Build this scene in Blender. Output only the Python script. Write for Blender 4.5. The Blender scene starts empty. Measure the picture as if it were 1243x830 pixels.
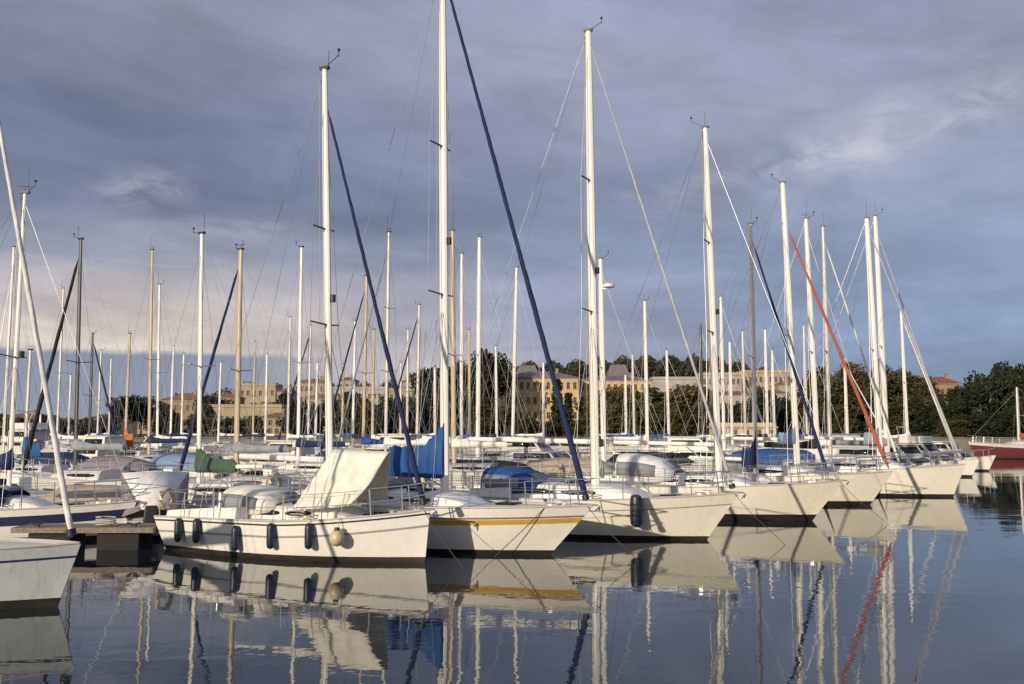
import bpy, math, random
from mathutils import Vector, Matrix
R = math.radians
random.seed(7)
C = bpy.context.scene.collection
sc = bpy.context.scene

# ------------------------------------------------------------------ camera
F = 1150.0; PITCH = math.atan(105.0/F); CAMH = 3.0
cam = bpy.data.cameras.new('camera'); co = bpy.data.objects.new('camera', cam); C.objects.link(co)
cam.sensor_width = 36.0; cam.lens = 36.0*F/1243.0; cam.clip_start = 0.1; cam.clip_end = 20000
co.location = (0, 0, CAMH); co.rotation_euler = (R(90)+PITCH, 0, 0)
sc.camera = co
sc.view_settings.view_transform = 'Standard'; sc.view_settings.look = 'None'
sc.view_settings.exposure = 0.0; sc.view_settings.gamma = 1.0; sc.view_settings.use_curve_mapping = False
try:
    sc.cycles.use_denoising = True
    sc.cycles.max_bounces = 8; sc.cycles.transparent_max_bounces = 8
    sc.cycles.caustics_reflective = False; sc.cycles.caustics_refractive = False
    sc.cycles.sample_clamp_indirect = 4.0
except Exception: pass

# ------------------------------------------------------------------ sun + sky
SUN = Vector((-0.55, -0.80, 0.26)).normalized()
sun = bpy.data.lights.new('sun', 'SUN'); so = bpy.data.objects.new('sun', sun); C.objects.link(so)
sun.energy = 4.1; sun.angle = R(0.6); sun.color = (1.0, 0.855, 0.665)
so.rotation_euler = SUN.to_track_quat('Z', 'Y').to_euler(); so.location = (-60, -90, 60)

def build_world():
    w = bpy.data.worlds.new("World"); sc.world = w; w.use_nodes = True
    nt = w.node_tree; N = nt.nodes; L = nt.links; N.clear()
    def math_(op, a, b=None, c=None, clamp=False):
        n = N.new('ShaderNodeMath'); n.operation = op; n.use_clamp = clamp
        for i, v in enumerate((a, b, c)):
            if v is None: continue
            if isinstance(v, (int, float)): n.inputs[i].default_value = v
            else: L.new(v, n.inputs[i])
        return n.outputs[0]
    def srgb(c):
        return tuple(((v/255)/12.92 if v/255 <= .04045 else ((v/255+.055)/1.055)**2.4) for v in c)+(1,)
    def ramp(fac, pts):
        n = N.new('ShaderNodeValToRGB'); L.new(fac, n.inputs[0]); e = n.color_ramp.elements
        n.color_ramp.interpolation = 'EASE'
        while len(e) > 1: e.remove(e[-1])
        e[0].position = pts[0][0]; e[0].color = pts[0][1]
        for p, c in pts[1:]:
            x = e.new(p); x.color = c
        return n.outputs[0]
    def mix(f, a, b, bt='MIX'):
        n = N.new('ShaderNodeMix'); n.data_type = 'RGBA'; n.blend_type = bt; n.clamp_result = False
        for s, v in ((n.inputs[0], f), (n.inputs[6], a), (n.inputs[7], b)):
            if isinstance(v, (int, float)): s.default_value = v
            elif isinstance(v, tuple): s.default_value = v
            else: L.new(v, s)
        return n.outputs[2]
    def noise(vec, scale, detail, rough=0.55, dist=0.0):
        n = N.new('ShaderNodeTexNoise'); n.inputs['Scale'].default_value = scale; n.inputs['Detail'].default_value = detail
        n.inputs['Roughness'].default_value = rough; n.inputs['Distortion'].default_value = dist
        L.new(vec, n.inputs['Vector']); return n.outputs[0]
    def comb(x, y, z):
        n = N.new('ShaderNodeCombineXYZ')
        for i, v in enumerate((x, y, z)):
            if isinstance(v, (int, float)): n.inputs[i].default_value = v
            else: L.new(v, n.inputs[i])
        return n.outputs[0]
    tc = N.new('ShaderNodeTexCoord'); sep = N.new('ShaderNodeSeparateXYZ'); L.new(tc.outputs['Generated'], sep.inputs[0])
    x, y, z = sep.outputs
    az = math_('ARCTAN2', x, y); el = math_('ARCSINE', z)
    # cloud-deck coordinates (flattening towards the horizon)
    k = math_('ADD', math_('MAXIMUM', z, 0.0), 0.16)
    pv = comb(math_('DIVIDE', x, k), math_('DIVIDE', y, k), 0.0)
    n1 = noise(pv, 0.9, 6, 0.52, 0.4)          # large cloud masses
    n2 = noise(comb(math_('MULTIPLY', az, 3.2), math_('MULTIPLY', el, 9.0), 3.7), 1.5, 7, 0.55, 0.6)
    n3 = noise(pv, 3.0, 6, 0.6, 0.8)
    # elevation, wobbled by the cloud noise; 0..0.5 rad -> 0..1
    elw = math_('ADD', el, math_('MULTIPLY', math_('SUBTRACT', n2, 0.5), 0.11))
    e = math_('DIVIDE', elw, 0.5, clamp=True)
    Y = lambda py: max(0.0, min(1.0, math.atan((520-py)/F)/0.5))
    pts = lambda rows: [(Y(p), srgb(c)) for p, c in sorted(rows, key=lambda r: -r[0])]
    left = ramp(e, pts([(520, (204,192,186)), (440, (218,205,193)), (395, (210,198,190)), (355, (186,180,184)), (310, (150,155,172)), (255, (119,128,154)), (180, (117,127,153)), (110, (131,139,162)), (20, (141,148,169)), (-60, (134,144,164))]))
    mid = ramp(e, pts([(520, (162,164,182)), (430, (164,165,184)), (370, (152,157,180)), (310, (135,145,170)), (230, (127,137,163)), (150, (144,150,175)), (60, (159,162,185)), (-40, (150,154,179))]))
    right = ramp(e, pts([(520, (136,150,178)), (430, (128,146,176)), (330, (138,153,182)), (240, (156,166,191)), (160, (167,175,198)), (70, (154,162,186)), (-40, (148,154,181))]))
    aL = math_('MULTIPLY_ADD', az, -2.6, 0.08, clamp=True)
    aL = math_('SMOOTH_MIN', aL, 1.0, 0.2)
    aR = math_('MULTIPLY_ADD', az, 2.6, 0.0, clamp=True)
    col = mix(aR, mix(aL, mid, left), right)
    # cloud texture: soft lighter and darker masses
    br = math_('MULTIPLY_ADD', math_('SUBTRACT', n1, 0.5), 1.15, 1.0)
    br = math_('MULTIPLY', br, math_('MULTIPLY_ADD', math_('SUBTRACT', n3, 0.5), 0.34, 1.0))
    n4 = noise(comb(math_('MULTIPLY', az, 5.0), math_('MULTIPLY', math_('ADD', el, math_('MULTIPLY', az, 0.10)), 16.0), 1.3), 1.3, 6, 0.6, 0.7)
    br = math_('MULTIPLY', br, math_('MULTIPLY_ADD', math_('SUBTRACT', n4, 0.5), 0.62, 1.0))
    col = mix(1.0, col, comb(br, br, br), 'MULTIPLY')
    # distant blue rain bank low on the left, with a flat top
    top = math_('MULTIPLY_ADD', n3, 0.010, 0.072)
    bank = math_('MULTIPLY', math_('SUBTRACT', top, el), 190.0, clamp=True)
    bank = math_('MULTIPLY', bank, math_('MULTIPLY_ADD', az, -7.0, -0.95, clamp=True))
    bcol = ramp(math_('DIVIDE', el, 0.08, clamp=True), [(0, srgb((150,158,176))), (0.5, srgb((140,150,174))), (1, srgb((132,142,168)))])
    col = mix(math_('MULTIPLY', bank, 0.95), col, bcol)
    # small sunlit openings in the deck
    wis = None
    nw = noise(comb(math_('MULTIPLY', az, 7.0), math_('MULTIPLY', el, 17.0), math_('MULTIPLY', az, 2.0)), 1.9, 7, 0.62, 1.0)
    for px, py, rx, ry, a in ((1040, 198, 75, 24, 1.0), (1215, 150, 40, 22, 0.8), (165, 248, 40, 16, 0.8), (1085, 152, 20, 12, .6), (900, 215, 50, 8, .5), (790, 243, 60, 12, .35), (265, 285, 60, 10, .5)):
        da = math_('DIVIDE', math_('SUBTRACT', az, math.atan((px-621.5)/F)), rx/F)
        de = math_('DIVIDE', math_('SUBTRACT', el, math.atan((520-py)/F)), ry/F)
        de = math_('ADD', de, math_('MULTIPLY', da, -0.35))
        rr = math_('ADD', math_('MULTIPLY', da, da), math_('MULTIPLY', de, de))
        g = math_('MULTIPLY', math_('EXPONENT', math_('MULTIPLY', rr, -0.7)), a)
        wis = g if wis is None else math_('ADD', wis, g)
    wm = math_('MULTIPLY', wis, math_('MULTIPLY', math_('SUBTRACT', nw, 0.36), 3.2, clamp=True), clamp=True)
    col = mix(math_('MULTIPLY', wm, 0.85), col, srgb((212,210,222)))
    bg = N.new('ShaderNodeBackground'); L.new(col, bg.inputs[0]); bg.inputs[1].default_value = 1.0
    sky = N.new('ShaderNodeTexSky'); sky.sky_type = 'NISHITA'; sky.sun_disc = False
    sky.sun_elevation = math.asin(SUN.z); sky.sun_rotation = math.atan2(SUN.x, SUN.y)
    bs = N.new('ShaderNodeBackground'); L.new(sky.outputs[0], bs.inputs[0]); bs.inputs[1].default_value = 0.1
    ms = N.new('ShaderNodeMixShader'); ms.inputs[0].default_value = 0.93
    # the deck opens towards the low sun
    vs = N.new('ShaderNodeVectorMath'); vs.operation = 'DOT_PRODUCT'; L.new(tc.outputs['Generated'], vs.inputs[0]); vs.inputs[1].default_value = SUN
    cov = math_('SUBTRACT', 0.95, math_('MULTIPLY', math_('SUBTRACT', vs.outputs['Value'], 0.45), 1.2, clamp=True), clamp=True)
    L.new(cov, ms.inputs[0]); L.new(bs.outputs[0], ms.inputs[1]); L.new(bg.outputs[0], ms.inputs[2])
    out = N.new('ShaderNodeOutputWorld'); L.new(ms.outputs[0], out.inputs[0])
build_world()

# ------------------------------------------------------------------ pixel helpers (photo pixels, 1243 x 830)
FW = Vector((0, math.cos(PITCH), math.sin(PITCH))); UP = Vector((0, -math.sin(PITCH), math.cos(PITCH))); RT = Vector((1, 0, 0))
CAM = Vector((0, 0, CAMH))
def ray(px, py): return FW + RT*((px-621.5)/F) + UP*((415-py)/F)
def at(px, py, Yd):
    d = ray(px, py); return CAM + d*(Yd/d.y)
def water_at(px, py):
    d = ray(px, py); return CAM + d*(-CAMH/d.z)
def xat(px, Yd, z=1.0):                       # world x of a pixel column at depth Yd and height z
    return (px-621.5)/F*(Yd*math.cos(PITCH)+(z-CAMH)*math.sin(PITCH))

# ------------------------------------------------------------------ materials
def mat(name, col, rough=0.5, metal=0.0, var=0.12, scale=6.0, bump=0.0, bscale=40.0, spec=0.5, hue_random=0.0, streak=0.0, coat=0.0, dirt=None, dirt_amt=0.0):
    m = bpy.data.materials.new(name); m.use_nodes = True
    nt = m.node_tree; N = nt.nodes; L = nt.links; b = N['Principled BSDF']
    b.inputs['Roughness'].default_value = rough; b.inputs['Metallic'].default_value = metal
    b.inputs['Specular IOR Level'].default_value = spec; b.inputs['Coat Weight'].default_value = coat
    tc = N.new('ShaderNodeTexCoord')
    n = N.new('ShaderNodeTexNoise'); n.inputs['Scale'].default_value = scale; n.inputs['Detail'].default_value = 6
    mp = N.new('ShaderNodeMapping'); L.new(tc.outputs['Object'], mp.inputs[0]); L.new(mp.outputs[0], n.inputs['Vector'])
    if streak: mp.inputs['Scale'].default_value = (1, 1, streak)
    r = N.new('ShaderNodeValToRGB'); L.new(n.outputs[0], r.inputs[0])
    r.color_ramp.elements[0].position = 0.3; r.color_ramp.elements[1].position = 0.7
    r.color_ramp.elements[0].color = tuple(max(0, c*(1-var)) for c in col)+(1,)
    r.color_ramp.elements[1].color = tuple(min(1, c*(1+var)) for c in col)+(1,)
    out = r.outputs[0]
    if dirt:
        n2 = N.new('ShaderNodeTexNoise'); n2.inputs['Scale'].default_value = 2.6; n2.inputs['Detail'].default_value = 8; n2.inputs['Roughness'].default_value = 0.65
        mp2 = N.new('ShaderNodeMapping'); mp2.inputs['Scale'].default_value = (4.5, 4.5, 0.45); L.new(tc.outputs['Object'], mp2.inputs[0]); L.new(mp2.outputs[0], n2.inputs['Vector'])
        r2 = N.new('ShaderNodeValToRGB'); r2.color_ramp.elements[0].position = 0.52; r2.color_ramp.elements[1].position = 0.70
        r2.color_ramp.elements[1].color = (dirt_amt,)*3+(1,); r2.color_ramp.elements[0].color = (0, 0, 0, 1)
        L.new(n2.outputs[0], r2.inputs[0])
        mx = N.new('ShaderNodeMix'); mx.data_type = 'RGBA'; L.new(r2.outputs[0], mx.inputs[0]); L.new(out, mx.inputs[6]); mx.inputs[7].default_value = dirt+(1,)
        out = mx.outputs[2]
    if hue_random:
        oi = N.new('ShaderNodeObjectInfo'); h = N.new('ShaderNodeHueSaturation')
        mr = N.new('ShaderNodeMapRange'); mr.inputs[3].default_value = 0.5-hue_random*0.25; mr.inputs[4].default_value = 0.5+hue_random*0.25
        L.new(oi.outputs['Random'], mr.inputs[0]); L.new(mr.outputs[0], h.inputs['Hue'])
        mv = N.new('ShaderNodeMapRange'); mv.inputs[3].default_value = 1-hue_random*2.5; mv.inputs[4].default_value = 1+hue_random*2.5
        wn = N.new('ShaderNodeMath'); wn.operation = 'FRACT'; w7 = N.new('ShaderNodeMath'); w7.operation = 'MULTIPLY'; w7.inputs[1].default_value = 7.31
        L.new(oi.outputs['Random'], w7.inputs[0]); L.new(w7.outputs[0], wn.inputs[0]); L.new(wn.outputs[0], mv.inputs[0]); L.new(mv.outputs[0], h.inputs['Value'])
        L.new(out, h.inputs['Color']); out = h.outputs[0]
    L.new(out, b.inputs['Base Color'])
    if bump:
        bn = N.new('ShaderNodeTexNoise'); bn.inputs['Scale'].default_value = bscale; bn.inputs['Detail'].default_value = 4
        L.new(tc.outputs['Object'], bn.inputs['Vector'])
        bp = N.new('ShaderNodeBump'); bp.inputs['Strength'].default_value = bump; bp.inputs['Distance'].default_value = 0.02
        L.new(bn.outputs[0], bp.inputs['Height']); L.new(bp.outputs[0], b.inputs['Normal'])
    return m
M = {}
M['gel'] = mat('white_gelcoat', (0.77, 0.75, 0.70), 0.22, var=0.03, coat=0.3, dirt=(0.45, 0.40, 0.30), dirt_amt=0.2)
M['gel_cream'] = mat('cream_gelcoat', (0.75, 0.72, 0.61), 0.25, var=0.03, coat=0.3, dirt=(0.42, 0.36, 0.24), dirt_amt=0.22)
M['gel_grey'] = mat('grey_hull_paint', (0.50, 0.54, 0.54), 0.3, var=0.05, coat=0.2, dirt=(0.22, 0.23, 0.2), dirt_amt=0.35)  # grey stands in for shade on the near-left hull, plain paint on background boats
M['gel_mid'] = mat('grey_gelcoat', (0.40, 0.40, 0.39), 0.5, var=0.06)
M['gel_dull'] = mat('weathered_gelcoat', (0.58, 0.57, 0.54), 0.45, var=0.06, dirt=(0.3, 0.27, 0.22), dirt_amt=0.5)
M['deck'] = mat('deck_nonslip', (0.66, 0.63, 0.56), 0.7, var=0.05, scale=12, dirt=(0.4, 0.36, 0.3), dirt_amt=0.4)
M['deck_grey'] = mat('grey_deck', (0.45, 0.45, 0.44), 0.75, var=0.06, scale=12)
M['anti'] = mat('dark_boot_paint', (0.018, 0.014, 0.013), 0.6, var=0.3, scale=5)
M['anti_blue'] = mat('blue_boot_paint', (0.02, 0.03, 0.07), 0.55, var=0.3)
M['anti_red'] = mat('red_boot_paint', (0.16, 0.03, 0.025), 0.6, var=0.3)
M['anti_brown'] = mat('brown_boot_paint', (0.026, 0.018, 0.015), 0.6, var=0.3)
M['yellow'] = mat('ochre_stripe', (0.52, 0.34, 0.05), 0.35, var=0.08)
M['navy_stripe'] = mat('navy_stripe', (0.025, 0.035, 0.09), 0.3, var=0.1)
M['grey_stripe'] = mat('grey_stripe', (0.3, 0.3, 0.31), 0.35, var=0.1)
M['red_paint'] = mat('red_hull_paint', (0.12, 0.028, 0.034), 0.35, var=0.1)
M['win'] = mat('dark_acrylic_window', (0.012, 0.014, 0.018), 0.08, var=0.1)
M['alu'] = mat('white_painted_spar', (0.71, 0.69, 0.645), 0.35, var=0.05, scale=3, streak=0.1)
M['alu_grey'] = mat('grey_alloy_spar', (0.50, 0.48, 0.45), 0.4, metal=0.15, var=0.07, scale=3)
M['wood'] = mat('varnished_wood_spar', (0.43, 0.355, 0.25), 0.35, var=0.15, scale=3, streak=0.1)
M['dark_spar'] = mat('black_spar', (0.05, 0.052, 0.055), 0.4, var=0.2)
M['steel'] = mat('stainless_steel', (0.62, 0.62, 0.62), 0.28, metal=0.9, var=0.05)
M['wire'] = mat('rigging_wire', (0.30, 0.30, 0.31), 0.4, metal=0.5, var=0.1)
M['black'] = mat('black_fitting', (0.015, 0.015, 0.017), 0.5, var=0.2)
M['rubber'] = mat('navy_fender_vinyl', (0.017, 0.022, 0.05), 0.4, var=0.2, bump=0.1)
M['rubber_green'] = mat('dark_green_fender_vinyl', (0.015, 0.035, 0.03), 0.4, var=0.2)
M['buoy'] = mat('cream_buoy_vinyl', (0.55, 0.45, 0.30), 0.4, var=0.15, dirt=(0.2, 0.14, 0.08), dirt_amt=0.6)
M['rope'] = mat('rope', (0.42, 0.38, 0.31), 0.9, var=0.2, scale=60)
M['rope_dark'] = mat('dark_rope', (0.06, 0.055, 0.05), 0.9, var=0.2, scale=60)
def canvas(name, col): return mat(name, col, 0.9, var=0.14, scale=4, bump=0.9, bscale=3.5, spec=0.2)
M['c_blue'] = canvas('blue_canvas', (0.028, 0.085, 0.26)); M['c_navy'] = canvas('navy_canvas', (0.018, 0.03, 0.085))
M['c_cream'] = canvas('cream_canvas', (0.74, 0.705, 0.62)); M['c_white'] = canvas('white_canvas', (0.72, 0.71, 0.70))
M['c_green'] = canvas('green_canvas', (0.06, 0.105, 0.07)); M['c_beige'] = canvas('beige_canvas', (0.40, 0.33, 0.25))
M['c_mauve'] = canvas('mauve_canvas', (0.24, 0.21, 0.23)); M['c_red'] = canvas('red_canvas', (0.36, 0.105, 0.07))
M['c_orange'] = canvas('orange_canvas', (0.48, 0.17, 0.06)); M['c_ltblue'] = canvas('pale_blue_canvas', (0.20, 0.28, 0.40))
M['c_grey'] = canvas('grey_canvas', (0.26, 0.28, 0.30)); M['c_dark'] = canvas('charcoal_canvas', (0.03, 0.03, 0.035))
M['s_white'] = canvas('furled_white_sail', (0.66, 0.65, 0.64)); M['s_grey'] = canvas('furled_grey_sail', (0.40, 0.40, 0.42)); M['s_navy'] = canvas('navy_uv_strip', (0.02, 0.03, 0.085))
M['plank'] = mat('pontoon_planks', (0.22, 0.18, 0.145), 0.85, var=0.25, scale=9, bump=0.4, bscale=20)
M['float'] = mat('pontoon_float', (0.018, 0.016, 0.015), 0.85, var=0.3)  # near-black: the shade under the planking is put into this colour
M['teak'] = mat('teak', (0.25, 0.15, 0.08), 0.6, var=0.2, scale=8)

# ------------------------------------------------------------------ mesh builder
class MB:
    def __init__(s): s.v = []; s.f = []; s.m = []
    def ring_tube(s, path, rad, n=8, mi=0, caps=True):
        P = [Vector(p) for p in path]
        if not hasattr(rad, '__len__'): rad = [rad]*len(P)
        base = len(s.v); up = Vector((0, 0, 1))
        for i, p in enumerate(P):
            t = (P[min(i+1, len(P)-1)]-P[max(i-1, 0)]).normalized()
            a = t.cross(up if abs(t.z) < 0.93 else Vector((1, 0, 0))).normalized(); b = t.cross(a)
            r = rad[i]; ra, rb = (r if hasattr(r, '__len__') else (r, r))
            for k in range(n):
                an = 2*math.pi*k/n; s.v.append(p+a*(math.cos(an)*ra)+b*(math.sin(an)*rb))
        for i in range(len(P)-1):
            for k in range(n):
                k2 = (k+1) % n
                s.f.append((base+i*n+k, base+i*n+k2, base+(i+1)*n+k2, base+(i+1)*n+k)); s.m.append(mi)
        if caps:
            s.f.append(tuple(base+k for k in range(n))); s.m.append(mi)
            s.f.append(tuple(base+(len(P)-1)*n+k for k in reversed(range(n)))); s.m.append(mi)
        return s
    tube = ring_tube
    def loft(s, rings, mi=0, closed=False, caps=True):
        base = len(s.v); n = len(rings[0])
        for r in rings: s.v += [Vector(p) for p in r]
        for i in range(len(rings)-1):
            for k in range(n if closed else n-1):
                k2 = (k+1) % n
                s.f.append((base+i*n+k, base+(i+1)*n+k, base+(i+1)*n+k2, base+i*n+k2)); s.m.append(mi if not callable(mi) else mi(i, k))
        if caps:
            s.f.append(tuple(base+k for k in range(n))); s.m.append(mi if not callable(mi) else 0)
            s.f.append(tuple(base+(len(rings)-1)*n+k for k in reversed(range(n)))); s.m.append(mi if not callable(mi) else 0)
        return s
    def box(s, c, d, rz=0.0, mi=0, taper=1.0):
        x, y, z = d[0]/2, d[1]/2, d[2]/2; base = len(s.v); m = Matrix.Rotation(rz, 3, 'Z'); c = Vector(c)
        for sz, t in ((-1, 1.0), (1, taper)):
            for sx, sy in ((-1, -1), (1, -1), (1, 1), (-1, 1)): s.v.append(c+m @ Vector((sx*x*t, sy*y*t, sz*z)))
        for q in ((3, 2, 1, 0), (4, 5, 6, 7), (0, 1, 5, 4), (1, 2, 6, 5), (2, 3, 7, 6), (3, 0, 4, 7)):
            s.f.append(tuple(base+i for i in q)); s.m.append(mi)
        return s
    def quad(s, a, b, c, d, mi=0):
        base = len(s.v); s.v += [Vector(p) for p in (a, b, c, d)]; s.f.append((base, base+1, base+2, base+3)); s.m.append(mi); return s
    def ball(s, c, r, nu=10, nv=7, mi=0):
        rx, ry, rz = r if hasattr(r, '__len__') else (r, r, r); c = Vector(c); rings = []
        for j in range(nv+1):
            t = math.pi*j/nv; q = max(math.sin(t), 0.02)
            rings.append([c+Vector((rx*q*math.cos(2*math.pi*k/nu), ry*q*math.sin(2*math.pi*k/nu), -rz*math.cos(t))) for k in range(nu)])
        return s.loft(rings, mi, closed=True)
    def mesh(s, name, mats, smooth=True, sharp=40):
        me = bpy.data.meshes.new(name); me.from_pydata([tuple(v) for v in s.v], [], s.f)
        for m in (mats if isinstance(mats, (list, tuple)) else [mats]): me.materials.append(m)
        me.polygons.foreach_set('material_index', s.m)
        if smooth:
            me.shade_smooth(); me.set_sharp_from_angle(angle=R(sharp))
        me.validate(); me.update(); return me
    def build(s, name, mats, parent=None, smooth=True, solid=0.0, bevel=0.0, sharp=40):
        o = bpy.data.objects.new(name, s.mesh(name, mats, smooth, sharp)); C.objects.link(o)
        if parent: o.parent = parent
        if solid:
            q = o.modifiers.new('Solidify', 'SOLIDIFY'); q.thickness = solid; q.offset = 0
        if bevel:
            q = o.modifiers.new('Bevel', 'BEVEL'); q.width = bevel; q.segments = 2; q.limit_method = 'ANGLE'
        return o
def tag(o, label=None, cat=None, group=None, kind=None):
    if label: o['label'] = label
    if cat: o['category'] = cat
    if group: o['group'] = group
    if kind: o['kind'] = kind
    return o
def empty(name, loc=(0, 0, 0), rz=0.0):
    o = bpy.data.objects.new(name, None); C.objects.link(o); o.location = loc; o.rotation_euler = (0, 0, rz); o.empty_display_size = 0.3
    return o
def lerp(a, b, t): return a+(b-a)*t
def sm(a, b, x):
    t = max(0, min(1, (x-a)/(b-a))); return t*t*(3-2*t)

# ------------------------------------------------------------------ the water and the land
def build_water():
    m = bpy.data.materials.new('harbour_water'); m.use_nodes = True
    nt = m.node_tree; N = nt.nodes; L = nt.links; b = N['Principled BSDF']
    b.inputs['Base Color'].default_value = (0.014, 0.020, 0.026, 1); b.inputs['Roughness'].default_value = 0.012; b.inputs['IOR'].default_value = 1.55
    tc = N.new('ShaderNodeTexCoord')
    h = None
    for sc_, w_, det in ((0.5, 1.0, 2), (1.7, 0.55, 3), (5.5, 0.12, 2)):
        mp = N.new('ShaderNodeMapping'); mp.inputs['Scale'].default_value = (0.8, 1.25, 1); mp.inputs['Rotation'].default_value = (0, 0, 0.4*sc_)
        n = N.new('ShaderNodeTexNoise'); n.inputs['Scale'].default_value = sc_; n.inputs['Detail'].default_value = det
        L.new(tc.outputs['Object'], mp.inputs[0]); L.new(mp.outputs[0], n.inputs['Vector'])
        q = N.new('ShaderNodeMath'); q.operation = 'MULTIPLY_ADD'; q.inputs[1].default_value = w_; L.new(n.outputs[0], q.inputs[0])
        if h is not None: L.new(h, q.inputs[2])
        else: q.inputs[2].default_value = 0
        h = q.outputs[0]
    mp = N.new('ShaderNodeMapping'); mp.inputs['Scale'].default_value = (0.6, 1.6, 1); L.new(tc.outputs['Object'], mp.inputs[0])
    n = N.new('ShaderNodeTexNoise'); n.inputs['Scale'].default_value = 0.10; n.inputs['Detail'].default_value = 4; L.new(mp.outputs[0], n.inputs['Vector'])
    mr = N.new('ShaderNodeMapRange'); mr.inputs[1].default_value = .38; mr.inputs[2].default_value = .62; mr.inputs[3].default_value = .45; mr.inputs[4].default_value = 1.5; L.new(n.outputs[0], mr.inputs[0])
    q = N.new('ShaderNodeMath'); q.operation = 'MULTIPLY'; L.new(h, q.inputs[0]); L.new(mr.outputs[0], q.inputs[1]); h = q.outputs[0]
    bp = N.new('ShaderNodeBump'); bp.inputs['Strength'].default_value = 1.0; bp.inputs['Distance'].default_value = 0.0055
    L.new(h, bp.inputs['Height']); L.new(bp.outputs[0], b.inputs['Normal'])
    w = MB(); n = 48
    ringR = [0.0, 60, 400, 5000]
    w.v.append(Vector((0, 100, 0)))
    for r in ringR[1:]:
        for k in range(n): w.v.append(Vector((r*math.cos(2*math.pi*k/n), 100+r*math.sin(2*math.pi*k/n), 0)))
    for k in range(n): w.f.append((0, 1+k, 1+(k+1) % n)); w.m.append(0)
    for j in range(2):
        for k in range(n):
            a = 1+j*n; c = 1+(j+1)*n; w.f.append((a+k, c+k, c+(k+1) % n, a+(k+1) % n)); w.m.append(0)
    tag(w.build('water', m, smooth=False), 'calm dark blue harbour water mirroring the hulls and masts', None, None, 'structure')
build_water()

SHORE = 150.0
def gz(x, y):                                # land height
    if y < SHORE: return 1.3
    u = x/y*F+621.5                          # bearing
    t = sm(225, 480, y)
    hill = 5*sm(-100, 300, u)+12*math.exp(-((u-330)/130)**2)+23.5*math.exp(-((u-760)/190)**2)+13*math.exp(-((u-560)/90)**2)+8*math.exp(-((u-900)/90)**2)+20*math.exp(-((u-1070)/75)**2)
    z = 1.3+t*hill
    z -= sm(520, 1400, y)*hill*0.6
    return z
def build_land():
    m = mat('scrub_ground', (0.055, 0.05, 0.03), 0.95, var=0.45, scale=0.05, bump=0.5, bscale=0.4)
    L = MB(); ys = [SHORE, 156, 165, 180, 200, 225, 255, 290, 330, 370, 410, 450, 490, 540, 620, 760, 1000, 1400, 2200, 4000]; us = [-3000+90*i for i in range(80)]
    rings = []
    for y in ys:
        rings.append([Vector(((u-621.5)/F*max(y, 1), y, gz((u-621.5)/F*y, y)+(random.uniform(-.4, .4) if y > 170 else 0))) for u in us])
    L.loft(rings, 0, caps=False)
    tag(L.build('terrain', m), 'low wooded shore rising to a hill behind the marina', None, None, 'structure')
    q = MB(); q.box((-100, SHORE-0.45, 0.35), (900, 0.9, 2.3)); q.box((-100, SHORE-0.5, 1.56), (900, 1.2, 0.14))
    tag(q.build('quay_wall', mat('pale_quay_stone', (0.17, 0.155, 0.135), 0.9, var=0.25, scale=0.6, bump=0.5, bscale=2), smooth=False), 'long pale stone quay wall along the far shore', 'quay wall')
build_land()

# ------------------------------------------------------------------ sailing boats
def fshape(s):                                # sheer plan
    return 0.74+0.26*math.sin(math.pi/2*s/0.45) if s < 0.45 else max(0.0, 1-((s-0.45)/0.55)**2.3)
def fwl(s):
    return 0.62+0.27*math.sin(math.pi/2*s/0.45) if s < 0.45 else 0.89*max(0.0, 1-((s-0.45)/0.55)**1.7)
class Boat: pass

def hull_geo(b):
    b.ns = 22 if b.detail > 1 else 12
    def fb(s):
        a, m_, c = b.fb; return m_+(a-m_)*(1-s/0.5)**2 if s < 0.5 else m_+(c-m_)*((s-0.5)/0.5)**1.6
    b.sheer = fb
    b.xs = lambda s: -(b.L/2+b.tran)+s*(b.L+b.over+b.tran)          # x on the sheer
    b.sx = lambda x: max(0.0, min(1.0, (x+b.L/2+b.tran)/(b.L+b.over+b.tran)))
    b.hw = lambda s: b.B/2*fshape(s)
    b.xtip = b.L/2+b.over

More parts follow.
